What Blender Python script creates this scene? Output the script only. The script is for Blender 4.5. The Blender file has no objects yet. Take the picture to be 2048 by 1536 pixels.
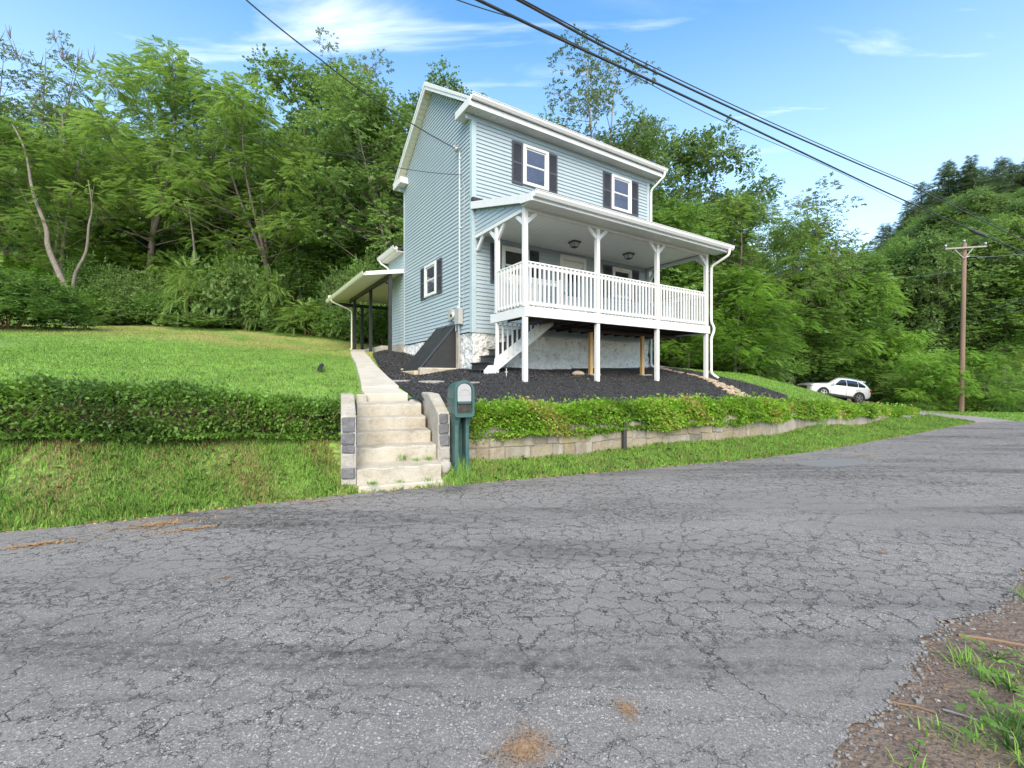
import bpy, math, random
import numpy as np
from mathutils import Vector, Matrix, geometry
rnd = random.Random(7)
rng = np.random.default_rng(11)
R_ = math.radians
sc = bpy.context.scene
col = sc.collection

# ------------------------------------------------------------------ camera, world, sun
EYE = 1.5
cd = bpy.data.cameras.new('camera'); cam = bpy.data.objects.new('camera', cd); col.objects.link(cam)
cd.sensor_fit = 'HORIZONTAL'; cd.sensor_width = 36.0; cd.lens = 892 / 2048 * 36
cd.shift_y = -6 / 2048; cd.clip_start = 0.05; cd.clip_end = 2000
cam.location = (0, 0, EYE); cam.rotation_euler = (R_(90), 0, 0)
sc.camera = cam
sc.view_settings.view_transform = 'Standard'; sc.view_settings.look = 'None'
sc.view_settings.gamma = 1; sc.view_settings.use_curve_mapping = False
sc.view_settings.exposure = 0.92
sc.render.engine = 'CYCLES'
sc.cycles.use_denoising = True
sc.cycles.denoising_prefilter = 'ACCURATE'
sc.cycles.max_bounces = 8; sc.cycles.diffuse_bounces = 4; sc.cycles.transmission_bounces = 4
sc.cycles.transparent_max_bounces = 6
sc.cycles.sample_clamp_indirect = 6

SUN_DIR = Vector((0.06, -0.70, 0.60)).normalized()
W = bpy.data.worlds.new('World'); sc.world = W; W.use_nodes = True


def world_nodes():
    nt = W.node_tree; N = nt.nodes; L = nt.links; N.clear()
    out = N.new('ShaderNodeOutputWorld'); bg = N.new('ShaderNodeBackground')
    sky = N.new('ShaderNodeTexSky'); sky.sky_type = 'NISHITA'; sky.sun_disc = False
    sky.sun_elevation = math.asin(SUN_DIR.z); sky.sun_rotation = math.atan2(SUN_DIR.x, SUN_DIR.y)
    sky.air_density = 1.0; sky.dust_density = 0.4; sky.ozone_density = 1.0; sky.altitude = 200
    hs = N.new('ShaderNodeHueSaturation'); hs.inputs['Hue'].default_value = .492; hs.inputs['Saturation'].default_value = 1.22; hs.inputs['Value'].default_value = 1.38
    L.new(sky.outputs[0], hs.inputs['Color'])
    tc = N.new('ShaderNodeTexCoord'); sep = N.new('ShaderNodeSeparateXYZ'); L.new(tc.outputs['Generated'], sep.inputs[0])
    # project direction on a cloud layer plane: (x/z, y/z)
    zc = N.new('ShaderNodeMath'); zc.operation = 'MAXIMUM'; zc.inputs[1].default_value = 0.06; L.new(sep.outputs['Z'], zc.inputs[0])
    dx = N.new('ShaderNodeMath'); dx.operation = 'DIVIDE'; L.new(sep.outputs['X'], dx.inputs[0]); L.new(zc.outputs[0], dx.inputs[1])
    dy = N.new('ShaderNodeMath'); dy.operation = 'DIVIDE'; L.new(sep.outputs['Y'], dy.inputs[0]); L.new(zc.outputs[0], dy.inputs[1])
    cb = N.new('ShaderNodeCombineXYZ'); L.new(dx.outputs[0], cb.inputs[0]); L.new(dy.outputs[0], cb.inputs[1])

    def layer(rot, scl, off, noise_scale, lo, hi, amt, mask=None):
        mp = N.new('ShaderNodeMapping'); mp.vector_type = 'POINT'
        mp.inputs['Rotation'].default_value = (0, 0, R_(rot)); mp.inputs['Scale'].default_value = scl; mp.inputs['Location'].default_value = off
        L.new(cb.outputs[0], mp.inputs[0])
        nz = N.new('ShaderNodeTexNoise'); nz.inputs['Scale'].default_value = noise_scale; nz.inputs['Detail'].default_value = 9
        nz.inputs['Roughness'].default_value = 0.55; nz.inputs['Distortion'].default_value = 0.5; L.new(mp.outputs[0], nz.inputs['Vector'])
        mr = N.new('ShaderNodeMapRange'); mr.interpolation_type = 'SMOOTHSTEP'
        mr.inputs['From Min'].default_value = lo; mr.inputs['From Max'].default_value = hi; mr.inputs['To Max'].default_value = amt
        if mask is None: L.new(nz.outputs['Fac'], mr.inputs['Value'])
        else:
            ma = N.new('ShaderNodeMath'); ma.operation = 'MULTIPLY_ADD'; L.new(mask, ma.inputs[0]); ma.inputs[1].default_value = .22; L.new(nz.outputs['Fac'], ma.inputs[2]); L.new(ma.outputs[0], mr.inputs['Value'])
        return mr
    # a long wisp across the upper left of the view: soft elongated patch of the cloud layer
    mp = N.new('ShaderNodeMapping'); mp.vector_type = 'TEXTURE'; mp.inputs['Location'].default_value = (-.42, 1.30, 0); mp.inputs['Rotation'].default_value = (0, 0, R_(17)); mp.inputs['Scale'].default_value = (.80, .24, 1)
    L.new(cb.outputs[0], mp.inputs[0]); ln = N.new('ShaderNodeVectorMath'); ln.operation = 'LENGTH'; L.new(mp.outputs[0], ln.inputs[0])
    wm = N.new('ShaderNodeMapRange'); wm.interpolation_type = 'SMOOTHSTEP'; wm.inputs['From Min'].default_value = 1.3; wm.inputs['From Max'].default_value = .1; L.new(ln.outputs['Value'], wm.inputs['Value'])
    a = layer(28, (0.8, 3.0, 1), (0.3, 1.2, 0), 1.9, 0.52, 1.0, 0.75, wm.outputs[0])
    b = layer(12, (0.5, 2.0, 1), (5.1, 0.4, 0), 1.2, 0.46, 0.85, 0.32)
    mx = N.new('ShaderNodeMath'); mx.operation = 'MAXIMUM'; L.new(a.outputs[0], mx.inputs[0]); L.new(b.outputs[0], mx.inputs[1])
    # pale veil of air low in the sky
    vr = N.new('ShaderNodeMapRange'); vr.inputs['From Min'].default_value = 0.0; vr.inputs['From Max'].default_value = 0.62
    vr.inputs['To Min'].default_value = 0.40; vr.inputs['To Max'].default_value = 0.0; L.new(sep.outputs['Z'], vr.inputs['Value'])
    mx2 = N.new('ShaderNodeMath'); mx2.operation = 'MAXIMUM'; L.new(mx.outputs[0], mx2.inputs[0]); L.new(vr.outputs[0], mx2.inputs[1])
    mix = N.new('ShaderNodeMix'); mix.data_type = 'RGBA'; L.new(mx2.outputs[0], mix.inputs[0])
    L.new(hs.outputs[0], mix.inputs[6]); mix.inputs[7].default_value = (7.2, 7.3, 7.4, 1)
    L.new(mix.outputs[2], bg.inputs[0]); bg.inputs[1].default_value = 0.15
    L.new(bg.outputs[0], out.inputs[0])


world_nodes()
sd = bpy.data.lights.new('sun', 'SUN'); sd.energy = 3.3; sd.angle = R_(50); sd.color = (1.0, 0.85, 0.64)
so = bpy.data.objects.new('sun', sd); col.objects.link(so)
so.rotation_euler = SUN_DIR.to_track_quat('Z', 'Y').to_euler()

# ------------------------------------------------------------------ helpers
F_ = 892.0


def P(px, py, D):                       # a point at distance D seen at photo pixel (px, py)
    return Vector(((px - 1024) / F_ * D, D, EYE - (py - 762) / F_ * D))


def XY(px, D): return ((px - 1024) / F_ * D, D)


class MB:
    def __init__(s): s.v = []; s.f = []; s.m = []; s.mi = 0
    def add(s, vs, fs):
        b = len(s.v); s.v += [tuple(v) for v in vs]; s.f += [tuple(b + i for i in f) for f in fs]; s.m += [s.mi] * len(fs); return s
    def box(s, x0, x1, y0, y1, z0, z1, bev=0):
        if bev > 0:
            bx = min(bev, (x1 - x0) * .45, (y1 - y0) * .45, (z1 - z0) * .45); vs = []; 
            for sx, ix in ((x0, 1), (x1, -1)):
                for sy, iy in ((y0, 1), (y1, -1)):
                    for sz, iz in ((z0, 1), (z1, -1)):
                        vs += [(sx, sy + iy * bx, sz + iz * bx), (sx + ix * bx, sy, sz + iz * bx), (sx + ix * bx, sy + iy * bx, sz)]
            def I(a, b, c, k): return ((a * 2 + b) * 2 + c) * 3 + k
            fs = []
            for a in (0, 1):
                q = [I(a, 0, 0, 0), I(a, 1, 0, 0), I(a, 1, 1, 0), I(a, 0, 1, 0)]; fs.append(q if a else q[::-1])
                q = [I(0, a, 0, 1), I(0, a, 1, 1), I(1, a, 1, 1), I(1, a, 0, 1)]; fs.append(q if a else q[::-1])
                q = [I(0, 0, a, 2), I(1, 0, a, 2), I(1, 1, a, 2), I(0, 1, a, 2)]; fs.append(q if a else q[::-1])
            for a in (0, 1):
                for b in (0, 1):
                    fs.append([I(a, b, 0, 0), I(a, b, 1, 0), I(a, b, 1, 1), I(a, b, 0, 1)])
                    fs.append([I(a, 0, b, 0), I(a, 1, b, 0), I(a, 1, b, 2), I(a, 0, b, 2)])
                    fs.append([I(0, a, b, 1), I(1, a, b, 1), I(1, a, b, 2), I(0, a, b, 2)])
                    for c in (0, 1): fs.append([I(a, b, c, 0), I(a, b, c, 1), I(a, b, c, 2)])
            return s.add(vs, fs)
        vs = [(x, y, z) for x in (x0, x1) for y in (y0, y1) for z in (z0, z1)]
        return s.add(vs, [(0, 1, 3, 2), (4, 6, 7, 5), (0, 4, 5, 1), (2, 3, 7, 6), (0, 2, 6, 4), (1, 5, 7, 3)])
    def prism(s, poly, axis, a0, a1):   # poly: 2D points in the two other axes
        n = len(poly)
        def mk(p, a):
            return (a, p[0], p[1]) if axis == 0 else ((p[0], a, p[1]) if axis == 1 else (p[0], p[1], a))
        vs = [mk(p, a0) for p in poly] + [mk(p, a1) for p in poly]
        fs = [tuple(range(n))[::-1], tuple(range(n, 2 * n))] + [(i, (i + 1) % n, n + (i + 1) % n, n + i) for i in range(n)]
        return s.add(vs, fs)
    def bar(s, p, q, w, h, up=(0, 0, 1)):
        p = Vector(p); q = Vector(q); d = (q - p).normalized(); u = Vector(up)
        if abs(d.dot(u)) > .98: u = Vector((0, 1, 0))
        sx = d.cross(u).normalized(); uu = sx.cross(d).normalized(); vs = []
        for c in (p, q):
            for a, b in ((-1, -1), (1, -1), (1, 1), (-1, 1)): vs.append(c + sx * a * w / 2 + uu * b * h / 2)
        return s.add(vs, [(3, 2, 1, 0), (4, 5, 6, 7)] + [(i, (i + 1) % 4, 4 + (i + 1) % 4, 4 + i) for i in range(4)])
    def tube(s, pts, rad, n=8, cap=True):
        pts = [Vector(p) for p in pts]
        if not hasattr(rad, '__len__'): rad = [rad] * len(pts)
        vs = []; ref = Vector((0.13, 0.97, 0.2)).normalized()
        for i, p in enumerate(pts):
            d = (pts[min(i + 1, len(pts) - 1)] - pts[max(i - 1, 0)]).normalized()
            r0 = ref if abs(d.dot(ref)) < .95 else Vector((1, 0, 0))
            a = d.cross(r0).normalized(); b = d.cross(a)
            for k in range(n):
                t = 2 * math.pi * k / n; vs.append(p + (a * math.cos(t) + b * math.sin(t)) * rad[i])
        fs = []
        for i in range(len(pts) - 1):
            for k in range(n): fs.append((i * n + k, i * n + (k + 1) % n, (i + 1) * n + (k + 1) % n, (i + 1) * n + k))
        if cap: fs += [tuple(range(n))[::-1], tuple((len(pts) - 1) * n + k for k in range(n))]
        return s.add(vs, fs)
    def blob(s, c, r, seed=0, amp=.25, n=7, m=10):
        rr = random.Random(seed); c = Vector(c); vs = []; ph = [rr.uniform(0, 6) for _ in range(6)]
        for i in range(n + 1):
            th = math.pi * i / n
            for k in range(m):
                f = 2 * math.pi * k / m
                q = 1 + amp * (math.sin(2 * f + ph[0]) * math.sin(th * 2 + ph[1]) * .6 + math.sin(3 * f + ph[2] + th * 2) * .5 + rr.uniform(-.3, .3) * (0 < i < n))
                vs.append((c.x + r[0] * q * math.sin(th) * math.cos(f), c.y + r[1] * q * math.sin(th) * math.sin(f), c.z + r[2] * q * math.cos(th)))
        fs = [(i * m + k, (i + 1) * m + k, (i + 1) * m + (k + 1) % m, i * m + (k + 1) % m) for i in range(n) for k in range(m)]
        return s.add(vs, fs)
    def build(s, name, mat, parent=None, smooth=False, bevel=0):
        me = bpy.data.meshes.new(name); me.from_pydata(s.v, [], s.f); me.update()
        for x in (mat if isinstance(mat, (list, tuple)) else [mat]): me.materials.append(x)
        if isinstance(mat, (list, tuple)): me.polygons.foreach_set('material_index', s.m)
        if smooth: me.polygons.foreach_set('use_smooth', [True] * len(me.polygons))
        o = bpy.data.objects.new(name, me); col.objects.link(o)
        if parent: o.parent = parent
        if bevel:
            b = o.modifiers.new('bevel', 'BEVEL'); b.width = bevel; b.segments = 2; b.limit_method = 'ANGLE'
        return o


def smooth_path(pts, k=10):
    pts = [Vector(p) for p in pts]; out = []
    for i in range(len(pts) - 1):
        p0 = pts[max(i - 1, 0)]; p1 = pts[i]; p2 = pts[i + 1]; p3 = pts[min(i + 2, len(pts) - 1)]
        for j in range(k):
            t = j / k; out.append(.5 * ((2 * p1) + (p2 - p0) * t + (2 * p0 - 5 * p1 + 4 * p2 - p3) * t * t + (3 * p1 - p0 - 3 * p2 + p3) * t ** 3))
    out.append(pts[-1]); return out


def npmesh(name, V, Fq, mat, parent=None, attr=None, smooth=False):
    """V (n,3), Fq (m,k) face index array with a fixed k"""
    V = np.asarray(V, dtype=np.float32); Fq = np.asarray(Fq, dtype=np.int32); k = Fq.shape[1]
    me = bpy.data.meshes.new(name)
    me.vertices.add(len(V)); me.vertices.foreach_set('co', V.ravel())
    me.loops.add(Fq.size); me.loops.foreach_set('vertex_index', Fq.ravel())
    me.polygons.add(len(Fq)); me.polygons.foreach_set('loop_start', np.arange(0, Fq.size, k, dtype=np.int32))
    me.polygons.foreach_set('loop_total', np.full(len(Fq), k, dtype=np.int32))
    if smooth: me.polygons.foreach_set('use_smooth', np.ones(len(Fq), dtype=bool))
    if attr is not None:
        a = me.attributes.new('tint', 'FLOAT', 'POINT'); a.data.foreach_set('value', np.asarray(attr, dtype=np.float32))
    me.update(calc_edges=True)
    if mat: me.materials.append(mat)
    o = bpy.data.objects.new(name, me); col.objects.link(o)
    if parent: o.parent = parent
    return o


def empty(name, loc=(0, 0, 0), rz=0):
    o = bpy.data.objects.new(name, None); o.empty_display_size = .2; col.objects.link(o)
    o.location = loc; o.rotation_euler = (0, 0, rz); return o


def tag(o, label=None, cat=None, group=None, kind=None):
    if label: o['label'] = label
    if cat: o['category'] = cat
    if group: o['group'] = group
    if kind: o['kind'] = kind
    return o


def copy_tree(o, parent=None):
    c = o.copy(); col.objects.link(c); c.parent = parent
    for ch in list(o.children): copy_tree(ch, c)
    return c


# ------------------------------------------------------------------ materials
def mat(name, base=(.5, .5, .5), rough=.6, metal=0, spec=.5, noise=None, bump=None, coat=0, extra=None):
    """noise: list of (scale, lo, hi, colour, amount[, stretch]) laid over base; bump: (scale, strength, detail)"""
    m = bpy.data.materials.new(name); m.use_nodes = True; nt = m.node_tree; N = nt.nodes; L = nt.links
    b = N['Principled BSDF']; b.inputs['Roughness'].default_value = rough; b.inputs['Metallic'].default_value = metal
    b.inputs['Specular IOR Level'].default_value = spec; b.inputs['Coat Weight'].default_value = coat
    b.inputs['Base Color'].default_value = (*base, 1)
    tc = N.new('ShaderNodeTexCoord'); cur = None
    for it in (noise or []):
        s_, lo, hi, c2, amt = it[:5]; st = it[5] if len(it) > 5 else (1, 1, 1)
        mp = N.new('ShaderNodeMapping'); mp.inputs['Scale'].default_value = st; L.new(tc.outputs['Object'], mp.inputs[0])
        mp.inputs['Location'].default_value = (s_ * 1.7 % 9, s_ * 3.1 % 7, 0)
        nz = N.new('ShaderNodeTexNoise'); nz.inputs['Scale'].default_value = s_; nz.inputs['Detail'].default_value = 6; nz.inputs['Roughness'].default_value = .6
        L.new(mp.outputs[0], nz.inputs['Vector'])
        mr = N.new('ShaderNodeMapRange'); mr.inputs['From Min'].default_value = lo; mr.inputs['From Max'].default_value = hi; mr.inputs['To Max'].default_value = amt
        L.new(nz.outputs['Fac'], mr.inputs['Value'])
        mx = N.new('ShaderNodeMix'); mx.data_type = 'RGBA'; L.new(mr.outputs[0], mx.inputs[0])
        if cur is None: mx.inputs[6].default_value = (*base, 1)
        else: L.new(cur, mx.inputs[6])
        mx.inputs[7].default_value = (*c2, 1); cur = mx.outputs[2]
    if cur is not None: L.new(cur, b.inputs['Base Color'])
    if bump:
        nz = N.new('ShaderNodeTexNoise'); nz.inputs['Scale'].default_value = bump[0]; nz.inputs['Detail'].default_value = bump[2] if len(bump) > 2 else 5
        L.new(tc.outputs['Object'], nz.inputs['Vector'])
        bp = N.new('ShaderNodeBump'); bp.inputs['Strength'].default_value = bump[1]; bp.inputs['Distance'].default_value = bump[3] if len(bump) > 3 else .02
        L.new(nz.outputs['Fac'], bp.inputs['Height']); L.new(bp.outputs[0], b.inputs['Normal'])
    return m


def leaf_mat(name, dark, light, trans=.35, yellow=None):
    m = bpy.data.materials.new(name); m.use_nodes = True; nt = m.node_tree; N = nt.nodes; L = nt.links
    b = N['Principled BSDF']; out = N['Material Output']
    at = N.new('ShaderNodeAttribute'); at.attribute_name = 'tint'
    oi = N.new('ShaderNodeObjectInfo')
    ad = N.new('ShaderNodeMath'); ad.operation = 'MULTIPLY_ADD'; ad.inputs[1].default_value = .44; L.new(oi.outputs['Random'], ad.inputs[0]); ad.inputs[2].default_value = -.20
    sm = N.new('ShaderNodeMath'); sm.operation = 'ADD'; L.new(at.outputs['Fac'], sm.inputs[0]); L.new(ad.outputs[0], sm.inputs[1])
    cr = N.new('ShaderNodeValToRGB'); L.new(sm.outputs[0], cr.inputs[0])
    e = cr.color_ramp.elements; e[0].color = (*dark, 1); e[1].color = (*light, 1)
    if yellow: x = cr.color_ramp.elements.new(0.97); x.color = (*light, 1); e[-1].color = (*yellow, 1)
    L.new(cr.outputs[0], b.inputs['Base Color']); b.inputs['Roughness'].default_value = .5; b.inputs['Specular IOR Level'].default_value = .35
    tr = N.new('ShaderNodeBsdfTranslucent')
    hs = N.new('ShaderNodeHueSaturation'); hs.inputs['Hue'].default_value = .485; hs.inputs['Value'].default_value = 1.5; hs.inputs['Saturation'].default_value = 1.1
    L.new(cr.outputs[0], hs.inputs['Color']); L.new(hs.outputs[0], tr.inputs[0])
    mx = N.new('ShaderNodeMixShader'); mx.inputs[0].default_value = trans
    L.new(b.outputs[0], mx.inputs[1]); L.new(tr.outputs[0], mx.inputs[2]); L.new(mx.outputs[0], out.inputs[0])
    return m


M = {}
M['siding'] = mat('siding_vinyl', (.355, .425, .457), .45, spec=.4, noise=[(1.2, .45, .8, (.27, .345, .375), .4, (1, 1, .5)), (22, .5, .8, (.40, .49, .53), .25, (.2, .2, 3))], bump=(60, .12, 3, .003))
M['sidetrim'] = mat('siding_trim', (.37, .46, .495), .45, noise=[(3, .5, .8, (.25, .34, .36), .3)])
M['white'] = mat('white_paint', (.67, .675, .665), .5, noise=[(1.3, .48, .75, (.62, .61, .56), .5), (9, .52, .75, (.50, .49, .43), .4, (1, 1, .3)), (40, .55, .8, (.56, .55, .50), .3)], bump=(80, .1, 3, .003))
M['offwhite'] = mat('offwhite_vinyl', (.62, .62, .585), .5, noise=[(2.5, .5, .8, (.52, .52, .45), .45)], bump=(60, .08, 3, .003))
M['cream'] = mat('cream_metal', (.72, .70, .55), .45, noise=[(2, .45, .8, (.55, .52, .36), .5)])
M['ceil'] = mat('ceiling_paint', (.80, .80, .77), .55, noise=[(1.5, .45, .8, (.70, .71, .67), .4)])
M['fnd'] = mat('whitewashed_stone', (.70, .70, .68), .8, noise=[(4, .46, .7, (.46, .47, .45), .7), (11, .58, .68, (.10, .10, .08), .65), (2.2, .62, .75, (.22, .24, .19), .45)], bump=(9, 1, 8, .10))
M['shut'] = mat('shutter_plastic', (.045, .05, .062), .5, noise=[(8, .5, .8, (.07, .075, .085), .4)])
M['black'] = mat('black_paint', (.022, .023, .025), .45, noise=[(6, .5, .75, (.05, .05, .05), .5)], bump=(50, .15, 3, .003))
M['brownwood'] = mat('dark_stained_wood', (.035, .024, .018), .7, noise=[(3, .4, .8, (.07, .045, .03), .6, (1, 6, 1))], bump=(30, .3, 4, .005))
M['pine'] = mat('new_pine', (.52, .33, .14), .6, noise=[(5, .4, .7, (.36, .20, .07), .7, (5, 5, .6)), (30, .5, .7, (.6, .4, .2), .3, (5, 5, .3))])
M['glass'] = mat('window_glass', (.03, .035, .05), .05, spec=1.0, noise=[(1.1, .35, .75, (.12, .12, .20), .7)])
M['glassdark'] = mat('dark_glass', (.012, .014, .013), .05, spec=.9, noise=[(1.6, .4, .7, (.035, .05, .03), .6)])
M['conc'] = mat('old_concrete', (.40, .37, .31), .85, noise=[(3, .42, .66, (.30, .26, .19), .75), (14, .52, .72, (.22, .19, .14), .6), (70, .56, .66, (.13, .12, .10), .7), (6, .56, .72, (.15, .14, .11), .55, (.4, .4, 1)), (1.2, .5, .7, (.48, .455, .39), .5)], bump=(45, .5, 8, .01))
M['conc_light'] = mat('walk_concrete', (.47, .435, .365), .85, noise=[(2.5, .42, .7, (.36, .325, .26), .7), (60, .60, .68, (.20, .17, .13), .55), (14, .6, .75, (.40, .36, .28), .5)], bump=(60, .4, 8, .006))
M['stone'] = mat('field_stone', (.13, .13, .14), .8, noise=[(5, .4, .7, (.07, .07, .08), .6), (25, .5, .75, (.26, .25, .24), .4)], bump=(14, .7, 7, .03))
M['mortar'] = mat('mortar', (.36, .34, .30), .9, noise=[(8, .4, .7, (.24, .22, .18), .6)], bump=(30, .6, 6, .02))
M['wallstone'] = mat('wall_stone', (.27, .235, .17), .88, noise=[(1.8, .42, .62, (.17, .13, .08), .7), (5, .55, .70, (.40, .38, .34), .6, (1, 1, .4)), (2.6, .56, .7, (.32, .30, .10), .55), (22, .55, .7, (.14, .13, .10), .5)], bump=(16, .8, 8, .025))
M['wallmortar'] = mat('wall_mortar', (.25, .225, .18), .95, noise=[(3, .42, .62, (.14, .11, .08), .6), (8, .5, .7, (.36, .34, .28), .5)], bump=(22, .7, 8, .03))
M['flag'] = mat('tan_flagstone', (.33, .25, .17), .85, noise=[(2.5, .40, .65, (.46, .39, .29), .6), (5, .48, .68, (.20, .14, .09), .7)], bump=(25, .5, 6, .01))
M['rock'] = mat('grey_rock', (.34, .32, .29), .85, noise=[(9, .4, .7, (.22, .2, .18), .6)], bump=(20, .6, 7, .02))
M['box'] = mat('mailbox_plastic', (.032, .085, .082), .42, spec=.5, noise=[(3, .4, .75, (.09, .15, .13), .6), (14, .55, .8, (.10, .14, .12), .3, (1, 1, .4))], bump=(180, .1, 2, .002))
M['boxlid'] = mat('mailbox_door', (.33, .33, .335), .4, noise=[(6, .5, .8, (.5, .5, .5), .3)])
M['wood'] = mat('pole_wood', (.20, .135, .095), .85, noise=[(2, .4, .7, (.10, .055, .035), .6, (8, 8, .4)), (7, .5, .75, (.24, .17, .12), .5, (6, 6, .3))], bump=(20, .5, 6, .01))
M['greywood'] = mat('weathered_wood', (.30, .28, .25), .85, noise=[(6, .4, .7, (.18, .17, .15), .6)])
M['cable'] = mat('cable_rubber', (.025, .026, .026), .5, noise=[(3, .5, .7, (.07, .07, .065), .5)])
M['metal'] = mat('galvanised', (.42, .43, .44), .4, metal=.6, noise=[(9, .4, .7, (.3, .3, .3), .5)])
M['greypaint'] = mat('grey_meter_paint', (.36, .37, .36), .5, noise=[(12, .5, .7, (.25, .25, .24), .5)])
M['bark'] = mat('bark', (.15, .125, .10), .9, noise=[(4, .4, .7, (.07, .055, .045), .7, (3, 3, .5)), (12, .5, .7, (.26, .24, .21), .5, (2, 2, .5))], bump=(18, .7, 6, .02))
M['greybark'] = mat('grey_bark', (.17, .145, .115), .9, noise=[(4, .4, .7, (.09, .075, .06), .7, (3, 3, .5)), (9, .5, .7, (.28, .25, .21), .5, (2, 2, .5))], bump=(18, .6, 6, .02))
M['midbark'] = mat('mid_bark', (.26, .22, .17), .9, noise=[(4, .4, .7, (.13, .11, .08), .7, (3, 3, .5))], bump=(18, .6, 6, .02))
M['palebark'] = mat('pale_bark', (.34, .31, .27), .9, noise=[(4, .4, .7, (.20, .17, .14), .7, (3, 3, .5))], bump=(18, .6, 6, .02))
M['twig'] = mat('twig', (.20, .13, .08), .9)
M['roofing'] = mat('dark_shingle', (.04, .04, .042), .9, bump=(40, .5, 5, .01))
M['redroof'] = mat('red_roof', (.24, .12, .09), .85, noise=[(10, .4, .7, (.16, .08, .06), .6)])
M['tyre'] = mat('tyre_rubber', (.012, .012, .013), .8)
M['carpaint'] = mat('silver_paint', (.72, .74, .76), .22, metal=.25, coat=.8)
M['carblack'] = mat('car_trim', (.02, .02, .022), .5)
M['carglass'] = mat('car_glass', (.012, .014, .018), .03, spec=1.0)
M['redlamp'] = mat('tail_lamp', (.32, .01, .015), .15, coat=.5)
M['chrome'] = mat('alloy', (.6, .61, .62), .25, metal=.8)
M['headlamp'] = mat('head_lamp', (.45, .47, .5), .1, coat=.8)
M['paper'] = mat('white_litter', (.8, .8, .82), .6)
M['straw'] = mat('pine_straw', (.34, .20, .085), .9, noise=[(9, .4, .7, (.55, .33, .12), .6)])
M['lampglass'] = mat('lamp_glass', (.42, .46, .45), .1, spec=.9)

L_ = {}
L_['walnut'] = leaf_mat('walnut_leaf', (.085, .155, .038), (.23, .365, .09), .45)
L_['maple'] = leaf_mat('maple_leaf', (.072, .130, .042), (.195, .31, .09), .42)
L_['bright'] = leaf_mat('locust_leaf', (.085, .18, .030), (.24, .43, .08), .45)
L_['sparse'] = leaf_mat('elm_leaf', (.060, .095, .038), (.18, .24, .10), .38, (.32, .25, .12))
L_['conifer'] = leaf_mat('pine_needles', (.055, .10, .050), (.15, .23, .10), .30)
L_['bush'] = leaf_mat('shrub_leaf', (.060, .125, .030), (.18, .32, .07), .42)
L_['hedge'] = leaf_mat('hedge_leaf', (.060, .13, .020), (.25, .46, .05), .40, (.34, .28, .10))
L_['hedgedark'] = leaf_mat('vine_leaf', (.060, .12, .028), (.20, .36, .065), .40, (.26, .16, .08))


def ground_colour_group():
    """world-position colour of the turf, shared by the soil sheet and the grass blades"""
    g = bpy.data.node_groups.new('turf_colour', 'ShaderNodeTree'); N = g.nodes; L = g.links
    g.interface.new_socket('Color', in_out='OUTPUT', socket_type='NodeSocketColor')
    out = N.new('NodeGroupOutput'); ge = N.new('ShaderNodeNewGeometry')
    def nz(scale, lo, hi, off=0, detail=4):
        mp = N.new('ShaderNodeMapping'); mp.inputs['Location'].default_value = (off, off * 2, 0); L.new(ge.outputs['Position'], mp.inputs[0])
        n = N.new('ShaderNodeTexNoise'); n.inputs['Scale'].default_value = scale; n.inputs['Detail'].default_value = detail; L.new(mp.outputs[0], n.inputs[0])
        r = N.new('ShaderNodeMapRange'); r.inputs['From Min'].default_value = lo; r.inputs['From Max'].default_value = hi; L.new(n.outputs['Fac'], r.inputs['Value']); return r.outputs[0]
    def mixc(f, a, b):
        m = N.new('ShaderNodeMix'); m.data_type = 'RGBA'
        L.new(f, m.inputs[0])
        if isinstance(a, tuple): m.inputs[6].default_value = (*a, 1)
        else: L.new(a, m.inputs[6])
        m.inputs[7].default_value = (*b, 1); return m.outputs[2]
    c = mixc(nz(.45, .35, .65), (.165, .305, .055), (.215, .375, .070))
    c = mixc(nz(3.0, .45, .75, 3), c, (.125, .225, .042))
    # dry yellowish band across the back lawn
    sep = N.new('ShaderNodeSeparateXYZ'); L.new(ge.outputs['Position'], sep.inputs[0])
    b1 = N.new('ShaderNodeMapRange'); b1.interpolation_type = 'SMOOTHSTEP'; b1.inputs['From Min'].default_value = 13.5; b1.inputs['From Max'].default_value = 17.5; L.new(sep.outputs['Y'], b1.inputs['Value'])
    b2 = N.new('ShaderNodeMapRange'); b2.interpolation_type = 'SMOOTHSTEP'; b2.inputs['From Min'].default_value = 24; b2.inputs['From Max'].default_value = 20.5; L.new(sep.outputs['Y'], b2.inputs['Value'])
    b3 = N.new('ShaderNodeMapRange'); b3.interpolation_type = 'SMOOTHSTEP'; b3.inputs['From Min'].default_value = 0; b3.inputs['From Max'].default_value = -3; L.new(sep.outputs['X'], b3.inputs['Value'])
    mm = N.new('ShaderNodeMath'); mm.operation = 'MULTIPLY'; L.new(b1.outputs[0], mm.inputs[0]); L.new(b2.outputs[0], mm.inputs[1])
    mm1 = N.new('ShaderNodeMath'); mm1.operation = 'MULTIPLY'; L.new(mm.outputs[0], mm1.inputs[0]); L.new(b3.outputs[0], mm1.inputs[1])
    mm2 = N.new('ShaderNodeMath'); mm2.operation = 'MULTIPLY'; L.new(mm1.outputs[0], mm2.inputs[0]); L.new(nz(.55, .36, .58, 7), mm2.inputs[1])
    c = mixc(mm2.outputs[0], c, (.33, .32, .11))
    L.new(c, out.inputs[0]); return g


TG = ground_colour_group()


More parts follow.
